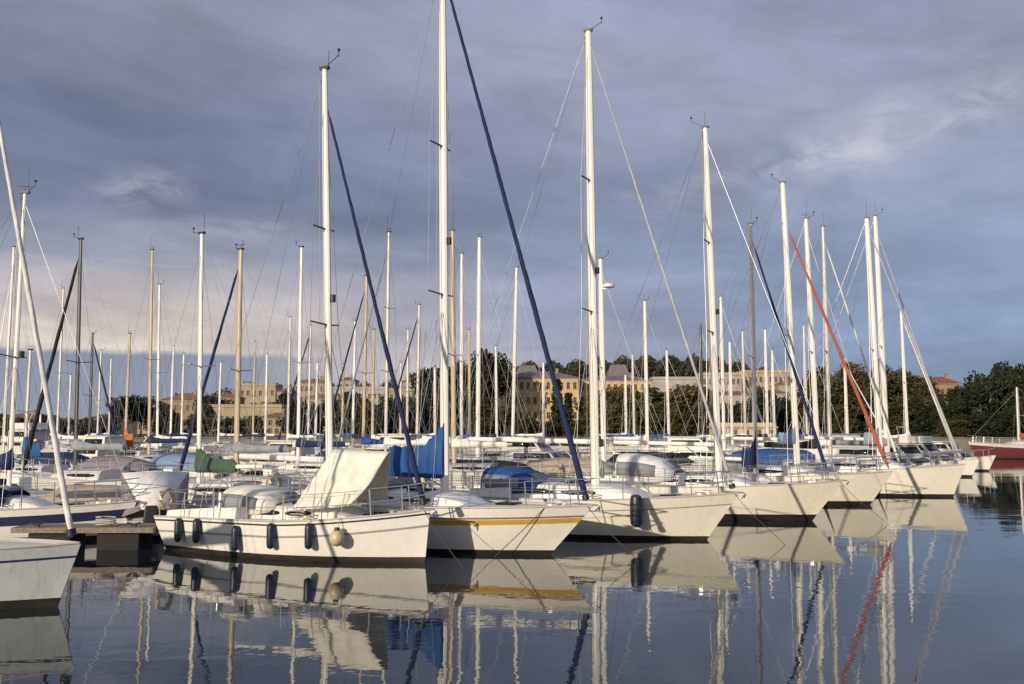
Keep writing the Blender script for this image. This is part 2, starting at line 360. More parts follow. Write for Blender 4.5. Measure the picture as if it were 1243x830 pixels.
def make_hull(b):
    H = MB(); mats = [b.hullmat, b.boot[1]]+[q[2] for q in b.stripes]
    def levels(s):
        sh = b.sheer(s); lv = [(-0.4, 1), (0.0, 1), (b.boot[0], 0)]
        st = sorted(b.stripes, key=lambda q: -q[0])
        z0 = b.boot[0]; z1 = sh-(st[0][0] if st else 0.12)
        for k in (0.33, 0.66): lv.append((lerp(z0, z1, k), 0))
        for i, q in enumerate(st):
            lv.append((sh-q[0], 2+b.stripes.index(q))); lv.append((sh-q[1], 0))
        if not st: lv.append((sh-0.06, 0))
        lv.append((sh, 0)); return lv
    rows = []; mi = [q[1] for q in levels(0.5)]
    for i in range(b.ns+1):
        s = i/b.ns; s = 1-(1-s)**1.35
        sh = b.sheer(s); rs = []
        for z, _ in levels(s):
            t = max(0.0, min(1.0, z/sh)); hs = b.B/2*fshape(s); hwl = b.B/2*fwl(s)
            if z < 0: y = hwl*0.72; x = lerp(-b.L/2+0.1, b.L/2-0.25, s)
            else:
                y = lerp(hwl, hs, t**0.75); x = lerp(-b.L/2+s*b.L, b.xs(s), t)
            rs.append(Vector((x, max(y, 0.012), z)))
        rows.append(rs)
    n = len(rows[0]); N2 = 2*n
    rings = [[Vector((p.x, -p.y, p.z)) for p in reversed(rs)]+rs for rs in rows]        # starboard top..bottom, port bottom..top
    def mif(i, k):
        if k == n-1: return 1
        return mi[k-n] if k >= n else mi[n-2-k]
    H.loft(rings, mif, caps=False)
    # transom and stem cap
    base = 0; nr = len(rings)
    for k in range(n-1):
        H.f.append((base+k, base+k+1, base+N2-2-k, base+N2-1-k)); H.m.append(mi[n-2-k])
        e = (nr-1)*N2; H.f.append((e+k, e+N2-1-k, e+N2-2-k, e+k+1)); H.m.append(mi[n-2-k])
    return H.build('hull', mats, b.root, sharp=35)

def make_deck(b):
    D = MB(); rings = []
    for i in range(b.ns+1):
        s = i/b.ns; w = b.hw(s)*0.985; z = b.sheer(s)-0.02
        rings.append([Vector((b.xs(s)-(0.02 if s > .98 else 0), w*q, z+0.06*(1-q*q)*min(1, w))) for q in (1, .6, 0, -.6, -1)])
    D.loft(rings, caps=False)
    D.build('deck', b.deckmat, b.root)
    for sg in (1, -1):
        T = MB(); T.ring_tube([(b.xs(i/20)-(0.03 if i == 20 else 0), sg*b.hw(i/20)*0.985, b.sheer(i/20)+0.02) for i in range(21)], 0.026, 6)
        T.build('toe_rail', b.railmat, b.root)

def make_cabin(b, xa, xf, h, wf=0.62):
    K = MB(); n = 9; rings = []; info = []
    for i in range(n):
        t = i/(n-1); x = lerp(xa, xf, t); s = b.sx(x)
        w = min(b.hw(s)*0.72, b.B*0.5*wf)*lerp(1, 0.78, t); hh = h*lerp(1.0, 0.80, t)*(1-sm(0.80, 1.0, t)*0.93)
        z = b.sheer(s)-0.01; info.append((x, w, hh, z))
        sec = [(1, 0), (.97, .30), (.92, .72), (.80, .95), (.4, 1.06), (0, 1.1), (-.4, 1.06), (-.80, .95), (-.92, .72), (-.97, .30), (-1, 0)]
        rings.append([Vector((x, w*a, z+hh*c)) for a, c in sec])
    K.loft(rings); cab = K.build('cabin', b.cabmat, b.root, sharp=30)
    b.cab = info
    b.cabtop = lambda x: max([z+hh*1.08 for (xx, w, hh, z) in info if abs(xx-x) < (xf-xa)/(n-1)] or [b.sheer(b.sx(x))])
    for sg in (1, -1):
        for t0, t1 in (((0.06, 0.34), (0.40, 0.66)) if b.detail > 1 else ((0.08, 0.62),)):
            W = MB(); lo = []; hi = []
            for k in range(5):
                t = lerp(t0, t1, k/4); f = t*(n-1); i0 = min(int(f), n-2); u = f-i0
                x, w, hh, z = [lerp(a, c, u) for a, c in zip(info[i0], info[i0+1])]
                edge = 0.10 if k in (0, 4) else 0
                lo.append(Vector((x, sg*(w*0.968+0.008), z+hh*(.34+edge)))); hi.append(Vector((x, sg*(w*0.925+0.008), z+hh*(.70-edge))))
            W.loft([lo, hi], caps=False); W.build('cabin_window', M['win'], cab, solid=0.012)
    return cab

def arch(x, w, h, z, n=9, lean=0.0):
    pts = []
    for k in range(n):
        a = math.pi*k/(n-1); c = math.cos(a); s_ = math.sin(a)
        pts.append(Vector((x+lean*s_, w*math.copysign(abs(c)**0.55, c), z+h*s_**0.6)))
    return pts
def make_sprayhood(b, x, w, h, L_, m, wins=True):
    s = b.sx(x); z = b.sheer(s)+0.12
    S = MB(); rings = [arch(x, w, h, z), arch(x+L_*.35, w*.99, h*.99, z), arch(x+L_*.7, w*.93, h*.82, z), arch(x+L_, w*.80, h*.35, z+.08)]
    S.loft(rings, caps=False); o = S.build('sprayhood', m, b.root, solid=0.02)
    if wins:
        for sg in (1, -1):
            W = MB(); i0, i1, i2 = (0, 1, 2) if sg > 0 else (8, 7, 6); lo, md, hi = [], [], []
            for kk, tt in ((0, .06), (0, .8), (1, .35), (1, 1.0)):
                A, B_ = rings[kk], rings[kk+1]
                for arr, (m_, n_, u) in ((lo, (i0, i1, .40)), (md, (i1, i2, 0)), (hi, (i1, i2, .62))):
                    p = lerp(lerp(A[m_], A[n_], u), lerp(B_[m_], B_[n_], u), tt); p = p+Vector((0, sg*.03, .012)); arr.append(p)
            W.loft([lo, md, hi], caps=False); W.build('sprayhood_window', M['c_grey'], o, solid=0.012)
        W = MB(); W.quad(*[lerp(rings[2][i], rings[3][i], t)+Vector((0.03, 0, 0.03)) for i, t in ((3, .2), (5, .2), (5, .85), (3, .85))])
        W.build('sprayhood_window', M['c_grey'], o, solid=0.012)
    return o

def spar_pt(b, f):                            # point up the mast, f 0..1
    return Vector((b.xm-b.rake*b.H*f*(1 if True else 0), 0, lerp(b.zfoot, b.H, f)))

def make_rig(b):
    foot = spar_pt(b, 0); top = spar_pt(b, 1); r = b.mr
    Q = MB(); Q.ring_tube([lerp(foot, top, f) for f in (0, .3, .6, .85, 1)], [(r*.8, r*1.2), (r*.8, r*1.2), (r*.8, r*1.2), (r*.72, r*1.05), (r*.6, r*.85)], 10)
    mast = Q.build('mast', b.mastmat, b.root); b.mast = mast
    hwm = b.hw(b.sx(b.xm)); wr = b.wire
    if b.detail > 1:
        T = MB(); T.ring_tube([lerp(foot, top, f)+Vector((-r*1.2*(1-.3*f)-.004, 0, 0)) for f in (.06, .5, .99)], [(.012, .02)]*3, 4); T.build('sail_track', M['black'], mast)
    # spreaders and shrouds
    tips = {1: [], -1: []}
    for f, ln in b.spreaders:
        p = lerp(foot, top, f)
        for sg in (1, -1):
            t = p+Vector((-0.10, sg*ln, 0.05)); tips[sg].append(t)
            Q = MB(); Q.ring_tube([p, t], [(0.05, 0.022), (0.03, 0.018)], 6); Q.build('spreader', b.sprmat, mast)
    for sg in (1, -1):
        ch = Vector((b.xm-0.12, sg*hwm*0.93, b.sheer(b.sx(b.xm))))
        Q = MB(); Q.ring_tube([ch]+tips[sg]+[lerp(foot, top, b.houndf)], wr, 5, caps=False); Q.build('shroud', M['wire'], b.root)
        if b.detail and b.spreaders:
            low = lerp(foot, top, b.spreaders[0][0]-0.01)
            for dx in ((-0.45, 0.35) if b.detail > 1 else (-0.4,)):
                Q = MB(); Q.ring_tube([Vector((b.xm+dx, sg*hwm*0.92, b.sheer(b.sx(b.xm+dx)))), low], wr, 5, caps=False); Q.build('shroud', M['wire'], b.root)
    Q = MB(); bs = Vector((b.xs(0)+.08, 0, b.sheer(0))); Q.ring_tube([bs, top], wr, 5, caps=False); Q.build('backstay', M['wire'], b.root)
    # forestay with the furled headsail rolled round it
    hp = lerp(foot, top, b.houndf); tack = Vector((b.xtip-0.16, 0, b.sheer(1)+0.12))
    if b.genoa:
        g = MB(); n = 64 if b.detail > 1 else 24; u_ = (hp-tack).normalized(); a_ = u_.cross(Vector((0, 1, 0))).normalized(); b_ = u_.cross(a_); rings = []
        for i in range(n+1):
            t = i/n; q = b.genr*(0.35 if i == 0 else 1.0)*(1.10-0.60*t)*(1+.05*math.sin(t*23)) if t < 0.94 else 0.012
            c_ = lerp(tack, hp, t); K_ = 10
            rings.append([c_+(a_*math.cos(2*math.pi*k/K_)+b_*math.sin(2*math.pi*k/K_))*(q*(0.88+0.24*((k/K_+i*.29) % 1.0))) for k in range(K_)])
        g.loft(rings, closed=True); g.build('furled_sail', b.genoa, b.root)
        if b.detail > 1:
            d = MB(); u = (hp-tack).normalized(); d.ring_tube([tack+u*.02, tack+u*.14], 0.085, 10); d.build('furling_drum', M['black'], b.root)
    else:
        g = MB(); g.ring_tube([tack, hp], wr*1.15, 5, caps=False); g.build('forestay', M['wire'], b.root)
    # masthead fittings
    rn = random.Random(int(abs(b.c.x*137+b.c.y*71))); kx = rn.choice((1, 1, -1)); hh_ = rn.uniform(.35, .95)
    if rn.random() < .75:
        Q = MB(); Q.ring_tube([top, top+Vector((0.02, 0.12*kx, 0.0)), top+Vector((0.02, 0.14*kx, hh_))], 0.008, 5); Q.build('antenna', M['black'], mast)
    Q = MB(); Q.box(top+Vector((0, 0, 0.03)), (0.26, 0.10, 0.07))
    if rn.random() < .7:
        q_ = top+Vector((rn.uniform(.25, .5)*rn.choice((1, 1, -1)), -.05, rn.uniform(.1, .28))); Q.ring_tube([top+Vector((0.0, -.02, 0)), q_], 0.010, 5)
        Q.ring_tube([q_-Vector((0, 0, .05)), q_+Vector((0, 0, .12))], 0.012, 5); Q.ball(q_+Vector((0, 0, .13)), .04, 8, 5)
    if rn.random() < .5: Q.ring_tube([top, top+Vector((0, 0, .18)), top+Vector((-.22, 0, .20)), top+Vector((.16, 0, .20))], .008, 4)
    Q.build('wind_instrument', M['black'], mast)
    if b.detail > 1:
        p = lerp(foot, top, 0.46)+Vector((0.16, 0, 0)); Q = MB(); Q.ring_tube([p-Vector((0, 0, .09)), p+Vector((0, 0, .09))], 0.07, 8); Q.build('steaming_light', M['black'], mast)
        for sg in (1, -1):
            Q = MB(); hb = lerp(foot, top, .98); Q.ring_tube([hb+Vector((-.13, sg*.05, 0)), foot+Vector((-.2, sg*.12, .2))], 0.007, 4, caps=False); Q.build('halyard', M['rope'], b.root)
    # boom and sail cover
    if b.boom:
        L_, zb, cov, ch = b.boom
        p0 = Vector((b.xm-b.rake*zb-.12, 0, zb)); p1 = p0+Vector((-L_, 0, 0.06))
        Q = MB(); Q.ring_tube([p0, p1], [(0.05, 0.075), (0.045, 0.065)], 8); bo = Q.build('boom', b.mastmat, b.root)
        if cov:
            S = MB(); rings = []; n = 30 if b.detail > 1 else 12
            for i in range(n+1):
                t = i/n; p = lerp(p0+Vector((0.16, 0, 0)), p1+Vector((.25, 0, 0)) if not b.covlen else p0+Vector((.16-b.covlen, 0, .03)), t)
                hh = ch*(0.38+0.62*max(0, 1-t/.45)**1.6)*(1+.05*math.sin(t*31)+.03*math.sin(t*73)); ww = lerp(.19, .10, t)*(1+.16*math.sin(t*47)+.10*math.sin(t*95+1))
                if i == 0: hh = ch*1.25; ww = .15
                if i == n: hh *= .5; ww *= .6
                rings.append([p+Vector((0, ww*math.cos(a)*(1 if math.sin(a) < .3 else .72), (hh if math.sin(a) > 0 else max(.14, ch*.28))*math.sin(a))) for a in [2*math.pi*k/10 for k in range(10)]])
            S.loft(rings, closed=True); S.build('sail_cover', cov, bo)
        tl = MB(); tl.ring_tube([p1+Vector((.1, 0, .05)), lerp(foot, top, .99)+Vector((-.1, 0, 0))], wr*.8, 4, caps=False); tl.build('topping_lift', M['wire'], b.root)
        if b.detail > 1:
            tl = MB(); tl.ring_tube([p0+Vector((-1.0, 0, -.05)), foot+Vector((-.1, 0, .15))], 0.02, 6); tl.build('boom_vang', M['alu_grey'], b.root)
            tl = MB(); q = p1+Vector((.5, 0, -.05)); tl.ring_tube([q, Vector((q.x, 0, b.sheer(.1)+.25))], 0.014, 5); tl.build('mainsheet', M['rope'], b.root)
    if b.radar:
        f, side = b.radar; p = lerp(foot, top, f)
        Q = MB(); c = p+Vector((0.42, 0, 0)); Q.box(p+Vector((0.22, 0, -.10)), (0.44, 0.08, 0.05))
        Q.ring_tube([c+Vector((0, 0, -.07)), c+Vector((0, 0, -.03)), c+Vector((0, 0, .10)), c+Vector((0, 0, .16))], [.22, .30, .30, .18], 14); Q.build('radar_dome', M['gel'], mast)

def rail_path(b, s, sg, h): return Vector((b.xs(s), sg*b.hw(s)*0.94, b.sheer(s)+h))
def make_rails(b):
    rr = 0.016
    # pulpit
    Q = MB(); s0 = 0.84
    for h in (0.62, 0.33):
        pts = [rail_path(b, s, 1, h) for s in (s0, .90, .95)]+[Vector((b.xtip+(.05 if h > .5 else -.12), 0, b.sheer(1)+h+.03))]+[rail_path(b, s, -1, h) for s in (.95, .90, s0)]
        Q.ring_tube(pts, rr, 6)
    for sg in (1, -1):
        for s in (s0, .945): Q.ring_tube([rail_path(b, s, sg, .62), rail_path(b, s+.005, sg, 0)], rr, 6)
    Q.build('pulpit', M['steel'], b.root)
    Q = MB()
    for h in (0.62, 0.33):
        pts = [rail_path(b, s, 1, h) for s in (.15, .08, .02)]+[Vector((b.xs(0), sg*b.hw(0)*.75, b.sheer(0)+h)) for sg in (1, -1)]+[rail_path(b, s, -1, h) for s in (.02, .08, .15)]
        Q.ring_tube(pts, rr, 6)
    for sg in (1, -1):
        for s in (.15, .02): Q.ring_tube([rail_path(b, s, sg, .62), rail_path(b, s, sg, 0)], rr, 6)
    Q.build('pushpit', M['steel'], b.root)
    ss = [.15, .29, .43, .57, .70, .84]
    for sg in (1, -1):
        for s in ss[1:-1]:
            Q = MB(); Q.ring_tube([rail_path(b, s, sg, 0), rail_path(b, s, sg, .62)], 0.014, 6); Q.build('stanchion', M['steel'], b.root)
        for h in (.60, .32):
            Q = MB(); Q.ring_tube([rail_path(b, s, sg, h) for s in ss], 0.006, 4, caps=False); Q.build('lifeline', M['wire'], b.root)

def make_fittings(b):
    xa = b.cab[0][0]
    # cockpit coamings, wheel, winches, hatch, anchor
    for sg in (1, -1):
        Q = MB(); rings = []
        for i in range(7):
            x = lerp(b.xs(.04), xa+.1, i/6); s = b.sx(x); w = b.hw(s)*.70; z = b.sheer(s)
            hh = lerp(.16, .30, i/6)
            rings.append([Vector((x, sg*(w+.14), z)), Vector((x, sg*(w+.10), z+hh)), Vector((x, sg*(w-.04), z+hh)), Vector((x, sg*(w-.08), z))])
        Q.loft(rings, closed=True); Q.build('coaming', b.cabmat, b.root)
        Q = MB(); x = lerp(b.xs(.04), xa, .72); s = b.sx(x); z = b.sheer(s)+.25
        Q.ring_tube([(x, sg*(b.hw(s)*.70+.03), z), (x, sg*(b.hw(s)*.70+.03), z+.09), (x, sg*(b.hw(s)*.70+.03), z+.18)], [.075, .05, .062], 10); Q.build('winch', M['steel'], b.root)
    Q = MB(); x = lerp(b.xs(.04), xa, .35); z = b.sheer(b.sx(x)); n = 20
    Q.ring_tube([(x, .42*math.cos(2*math.pi*k/n), z+.45+.42*math.sin(2*math.pi*k/n)) for k in range(n+1)], .014, 6)
    for k in range(5): Q.ring_tube([(x, 0, z+.45), (x, .42*math.cos(1.257*k), z+.45+.42*math.sin(1.257*k))], .009, 5)
    Q.ring_tube([(x+.1, 0, z-.1), (x+.1, 0, z+.55)], [.10, .07], 8); Q.build('steering_wheel', M['steel'], b.root)
    Q = MB(); c_ = Vector((b.xs(.02), -b.hw(.02)*.7, b.sheer(.02)+.42)); Q.ring_tube([c_+Vector((0, .22*math.cos(a), .24*math.sin(a))) for a in [R(-60+q*30) for q in range(11)]], .07, 8); Q.build('horseshoe_buoy', M['buoy'], b.root)
    for k in range(2):
        Q = MB(); c_ = Vector((lerp(b.cab[0][0], b.cab[-1][0], .35+.3*k), (-1)**k*b.hw(.5)*.86, b.sheer(.5)+.09)); Q.ring_tube([c_+Vector((.17*math.cos(q*.7), .15*math.sin(q*.7), .008*q)) for q in range(28)], .013, 5); Q.build('coiled_rope', M['rope'], b.root)
    for sg in (1, -1):
        Q = MB(); c_ = Vector((b.xs(.9), sg*b.hw(.9)*.85, b.sheer(.9)+.05)); Q.ring_tube([c_+Vector((-.13, 0, .05)), c_+Vector((.13, 0, .05))], [.012, .016], 6); Q.box(c_, (.10, .05, .08)); Q.build('mooring_cleat', M['steel'], b.root)
    Q = MB(); rings = [[Vector((lerp(b.cab[0][0], b.cab[-1][0], .45)+dx, y, b.cabtop(lerp(b.cab[0][0], b.cab[-1][0], .45))+dz)) for y in (-.28, .28)] for dx, dz in ((-.28, .0), (-.26, .045), (.26, .035), (.28, -.01))]; Q.loft(rings, caps=False); Q.build('skylight', M['win'], b.root, solid=.02)
    xf = b.cab[-1][0]
    Q = MB(); Q.box((xf-1.0 if False else lerp(xf, b.xtip, .25), 0, b.sheer(b.sx(xf))+.075), (.5, .5, .05)); Q.build('hatch', M['win'], b.root, bevel=.012)
    Q = MB(); z = b.sheer(1)+.05
    Q.ring_tube([(b.xtip-.5, 0, z), (b.xtip+.12, 0, z-.02)], .02, 6); Q.ring_tube([(b.xtip+.10, -.16, z-.16), (b.xtip+.16, 0, z-.06), (b.xtip+.10, .16, z-.16)], [.012, .03, .012], 6)
    Q.build('anchor', M['steel'], b.root)

def sail_boat(label, bow, ang, L=8.0, B=2.7, fb=(.85, .85, 1.15), over=.55, tran=.25, hull='gel', boot=(.14, 'anti'), stripes=(), deck='deck', mast=None,
              mastmat='alu', mr=.075, spreaders=((.45, .75),), houndf=.97, genoa=None, genr=.07, boom=None, cabin=(-1.3, 1.9, .40), hood=None, detail=1, wire=.006,
              radar=None, group=None, rail='alu_grey', name='sail_boat', zfoot=None, rails=True, cabmat='gel', covlen=0):
    """bow = the stem on the waterline, ang = heading (radians); mast = (local x, height above water, rake)"""
    b = Boat(); b.covlen = covlen; b.L, b.B, b.fb, b.over, b.tran, b.detail, b.wire = L, B, fb, over, tran, detail, wire
    h = Vector((math.cos(ang), math.sin(ang), 0)); c = Vector((bow[0], bow[1], 0))-h*(L/2)
    b.root = empty(name, c, ang); tag(b.root, label, 'sailboat', group); b.h = h; b.c = c
    b.hullmat = M[hull]; b.boot = (boot[0], M[boot[1]]); b.stripes = [(p, q, M[r]) for p, q, r in stripes]; b.deckmat = M[deck]; b.cabmat = M[cabmat]; b.railmat = M[rail]
    hull_geo(b); make_hull(b); make_deck(b); make_cabin(b, *cabin)
    if mast:
        b.xm, b.H, b.rake = mast; b.zfoot = b.cabtop(b.xm)-.02 if zfoot is None else zfoot
        b.mr, b.mastmat, b.sprmat, b.spreaders, b.houndf, b.genoa, b.genr, b.boom, b.radar = mr, M[mastmat], M['dark_spar' if detail > 1 else mastmat], spreaders, houndf, (M[genoa] if genoa else None), genr, None, radar
        if boom: b.boom = (boom[0], boom[1], M[boom[2]] if boom[2] else None, boom[3])
        make_rig(b)
    if hood: make_sprayhood(b, *hood[:4], M[hood[4]], detail > 0)
    if rails: make_rails(b)
    if detail > 1 and rails: make_fittings(b)
    return b

def mast_from_px(bow, ang, L, pb, pt):
    """local mast x, height and rake from the pixel of the mast foot (px at z~1.4) and the pixel of its top"""
    h = Vector((math.cos(ang), math.sin(ang), 0)); bow = Vector((bow[0], bow[1], 0)); n = Vector((-h.y, h.x, 0)); c = bow-h*(L/2)
    def hit(px, py):
        d = ray(px, py); t = (bow-CAM).dot(n)/d.dot(n); return CAM+d*t
    P = hit(*pt); Fp = hit(*pb)
    xt = (P-c).dot(h); xf = (Fp-c).dot(h)
    return xf, P.z, max(-.01, min(.05, (xf-xt)/P.z))

HEAD = math.atan2(-3.3, 6.8)
def hd(x, y): return math.atan2(y, x)
ROW = 'sailboats moored bow out along the pontoon'

# first: long white boat with the row of fenders
bw = water_at(516, 683); a1 = HEAD
b1 = sail_boat('white sailboat with cream awning on its foredeck and dark fenders along its side', bw, a1, L=7.0, B=2.6, fb=(.80, .86, 1.16), over=.12, tran=.30, hull='gel', boot=(.13, 'anti_brown'),
    stripes=((.36, .31, 'grey_stripe'), (.085, .045, 'anti')), mast=mast_from_px(bw, a1, 7.0, (401, 600), (394, 84)), mr=.085, spreaders=((.40, .55), (.62, .42)), houndf=.93, genoa='s_navy', genr=.056,  # upper dark stripe is the toe rail's shadow, painted on the hull
    cabin=(-1.0, 1.75, .36), hood=(-1.75, .88, .62, 1.5, 'c_cream'), boom=(2.6, 2.25, None, .3), detail=2, wire=.007, group=ROW)
# second: ochre striped boat
bw = water_at(668, 673); a2 = hd(.9, -.44)
b2 = sail_boat('white sailboat with an ochre stripe under its rail and a bright blue sail cover', bw, a2, L=7.7, B=2.75, fb=(1.12, 1.08, 1.18), over=1.1, tran=.25, hull='gel', boot=(.11, 'anti'),
    stripes=((.26, .215, 'teak'), (.40, .275, 'yellow')), mast=mast_from_px(bw, a2, 7.7, (540, 600), (537, -45)), mr=.10, spreaders=((.36, .62), (.64, .52)), houndf=.99, genoa='s_navy', genr=.068,
    cabin=(-1.2, 2.0, .36), covlen=1.75, boom=(3.0, 2.06, 'c_blue', 1.25), hood=(-1.9, .9, .6, 1.4, 'c_grey'), detail=2, wire=.007, group=ROW)
# third: with one navy fender and a blue sprayhood
bw = water_at(858, 655); a3 = hd(.9, -.43)
b3 = sail_boat('large cream sailboat with blue sprayhood, single navy fender and pale furled headsail', bw, a3, L=8.4, B=2.9, fb=(1.02, 1.02, 1.26), over=.9, tran=.3, hull='gel_cream', boot=(.10, 'anti'),
    stripes=((.30, .265, 'grey_stripe'),), mast=mast_from_px(bw, a3, 8.4, (723, 590), (714, 38)), mr=.105, spreaders=((.37, .62), (.66, .52)), houndf=.985, genoa='s_grey', genr=.042,
    cabin=(-1.3, 2.6, .42), boom=(4.0, 2.62, None, .3), hood=(-2.2, 1.0, .72, 1.7, 'c_blue'), detail=2, wire=.007, group=ROW)
bw = water_at(986, 632); a4 = hd(.9, -.42)
b4 = sail_boat('cream sailboat with broad dark waterline and white sprayhood, fourth hull of the row', bw, a4, L=8.4, B=2.9, fb=(1.02, 1.05, 1.30), over=1.0, tran=.3, hull='gel_cream', boot=(.21, 'anti'),
    mast=mast_from_px(bw, a4, 8.4, (873, 575), (856, 155)), mr=.095, spreaders=((.40, .6), (.66, .5)), houndf=.97, genoa=None,
    cabin=(-1.3, 2.4, .42), boom=(3.6, 2.45, None, .3), hood=(-2.2, 1.05, .95, 2.0, 'c_white'), detail=2, wire=.008, group=ROW)
bw = water_at(1056, 613); a5 = hd(.88, -.46)
b5 = sail_boat('cream sailboat with a red furled headsail and pale blue sail cover', bw, a5, L=8.0, B=2.9, fb=(1.05, 1.08, 1.32), over=.90, tran=.3, hull='gel_cream', boot=(.16, 'anti'),
    mast=mast_from_px(bw, a5, 8.0, (968, 570), (950, 222)), mr=.11, spreaders=((.45, .62),), houndf=.86, genoa='c_red', genr=.075,
    cabin=(-1.3, 2.2, .42), covlen=.75, boom=(3.4, 2.55, 'c_ltblue', .75), hood=(-2.0, 1.0, .7, 1.5, 'c_grey'), detail=1, wire=.009, group=ROW)
bw = water_at(1157, 603); a6 = hd(.86, -.50)
b6 = sail_boat('cream sailboat at the far right end of the row, bow clear of the others', bw, a6, L=7.6, B=2.9, fb=(1.1, 1.15, 1.42), over=.55, tran=.3, hull='gel_cream', boot=(.12, 'anti'),
    mast=mast_from_px(bw, a6, 7.6, (1069, 560), (1052, 265)), mr=.115, spreaders=((.45, .62),), houndf=.97, genoa='s_grey', genr=.05,
    cabin=(-1.3, 2.0, .42), covlen=.7, boom=(3.2, 2.5, 'c_grey', .85), detail=1, wire=.010, group=ROW)
# near left: bow of a boat whose shade is painted as a grey hull, its mast outside the frame
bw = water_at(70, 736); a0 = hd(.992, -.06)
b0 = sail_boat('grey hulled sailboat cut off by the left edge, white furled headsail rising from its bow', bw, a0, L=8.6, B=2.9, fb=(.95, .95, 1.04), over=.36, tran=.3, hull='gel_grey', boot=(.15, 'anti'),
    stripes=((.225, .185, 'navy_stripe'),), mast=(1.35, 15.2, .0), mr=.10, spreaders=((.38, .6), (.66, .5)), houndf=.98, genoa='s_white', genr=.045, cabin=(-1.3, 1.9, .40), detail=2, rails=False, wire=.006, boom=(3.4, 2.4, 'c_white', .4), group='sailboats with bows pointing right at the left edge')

# ------------------------------------------------------------------ background sailing boats
def bg(label, px, ytop, Yd, side='L', L=7.6, mastmat='alu', genoa=None, boomcov=None, hood=None, hull=None, mr=None, boot='anti', spr=1, group=None, genr=.06, ang=None, houndf=.95, radar=None, top_px=None, boomz=2.2, detail=1, covh=.38, stripes=(), cabh=.40, covlen=0):
    ang = ang if ang is not None else (hd(-.9, .43) if side == 'L' else hd(.9, -.43))
    ang += random.uniform(-.06, .06)
    x = xat(px, Yd, 2); h = Vector((math.cos(ang), math.sin(ang), 0)); xm = L/2-L*.37
    bow = Vector((x, Yd, 0))+h*(L/2-xm)
    P = at(px, ytop, Yd); rake = random.uniform(.0, .012)
    if top_px is not None: rake = ((xat(px, Yd, 2)-at(top_px, ytop, Yd).x)/P.z)*(1/h.x)
    mr = mr or .052+.00075*Yd
    k = L/8; hull = hull or random.choice(('gel', 'gel_dull', 'gel_dull', 'gel_grey')); cabm = random.choice(('gel', 'gel_dull', 'gel_dull', 'gel_mid')); dk = random.choice(('deck', 'deck_grey', 'deck_grey', 'teak'))
    return sail_boat(label, bow, ang, L=L, B=L*.335, fb=(.85*k+.1, .86*k+.1, 1.1*k+.1), over=.5*k, tran=.22, hull=hull, boot=(.13, boot), stripes=stripes, mast=(xm, P.z, rake), mastmat=mastmat, mr=mr,
        spreaders=((.46, .7*k),) if spr == 1 else ((.38, .7*k), (.66, .55*k)), houndf=houndf, genoa=genoa, genr=genr*(1+Yd/120), boom=(L*.38, boomz, boomcov, covh) if boomcov != 'none' else None,
        cabin=(-1.3*k, 2.0*k, cabh), hood=(-2.0*k, .95*k, .62, 1.4*k, hood) if hood else None, detail=detail, covlen=covlen, cabmat=cabm, deck=dk, wire=max(.005, .00012*Yd), radar=radar, group=group)
GL = 'sailboats on the far side of the pontoon'; GF = 'masts of sailboats across the basin'
bg('sailboat with a black mast and dark headsail sloping to the left', 92, 290, 40, 'L', 7.6, 'dark_spar', 'c_dark', 'c_grey', group=GL, top_px=97, genr=.075)
bg('sailboat with a green canvas cover hanging over its boom', 242, 283, 32, 'L', 7.0, 'alu', None, 'c_green', group=GL, covh=.72, boomz=1.72, covlen=1.7, top_px=244)
bg('sailboat with a varnished tan mast and dark headsail sloping left', 287, 303, 36, 'L', 7.0, 'wood', 's_navy', 'c_grey', group=GL, top_px=292, mr=.10)
bg('sailboat with slim tan mast standing left of the tall white mast with green boom cover', 181, 303, 60, 'L', 8.5, 'wood', None, 'c_navy', group=GF, top_px=184)
bg('sailboat with thin white mast close beside the slim tan mast', 191, 345, 76, 'L', 8.5, 'alu', None, 'c_white', group=GF, top_px=193)
bg('white sailboat with plain bright mast just left of the cream awning', 362, 300, 47, 'L', 8, 'alu', None, 'c_navy', group=GF, top_px=366)
bg('small far sailboat with grey mast left of the plain bright mast', 349, 385, 90, 'L', 8.5, 'alu_grey', None, 'c_white', group=GF)
bg('sailboat with tan mast and thin dark headsail behind the blue sail cover', 441, 335, 56, 'L', 8, 'wood', 's_navy', 'c_blue', group=GF, genr=.045)
bg('tall far sailboat with grey mast and striped headsail sloping left', 468, 282, 52, 'L', 8.5, 'alu_grey', 'c_grey', 'c_white', group=GF, spr=2, genr=.045)
bg('sailboat with short cream mast between the grey mast and the blue sail cover', 452, 400, 72, 'L', 8, 'wood', None, 'c_white', group=GF)
bg('sailboat with dark headsail sloping left just left of the tallest mast', 506, 370, 75, 'L', 8, 'alu_grey', 's_navy', 'c_white', group=GF, genr=.05)
bg('sailboat with stout tan mast just right of the tallest mast', 551, 280, 46, 'L', 8, 'wood', None, 'c_cream', group=GF, mr=.11, top_px=549)
bg('sailboat with white mast tucked behind the stout tan mast', 560, 308, 62, 'R', 8.5, 'alu', None, 'c_white', group=GF)
bg('sailboat with clean bright white mast left of the sandstone palace', 580, 288, 55, 'R', 8.5, 'alu', None, 'c_white', group=GF, mr=.115, top_px=582)
bg('sailboat with pale mast in front of the sandstone palace', 622, 325, 66, 'R', 8.5, 'alu', None, 'c_blue', group=GF, top_px=627)
bg('sailboat carrying a white radar dome on its mast', 733, 314, 48, 'R', 8, 'alu', None, 'c_dark', group=GF, radar=(.86, 1), mr=.12, top_px=729)
bg('sailboat with bare pale mast in front of the autumn trees', 786, 365, 72, 'R', 8.5, 'alu', None, 'c_white', group=GF, mr=.12)
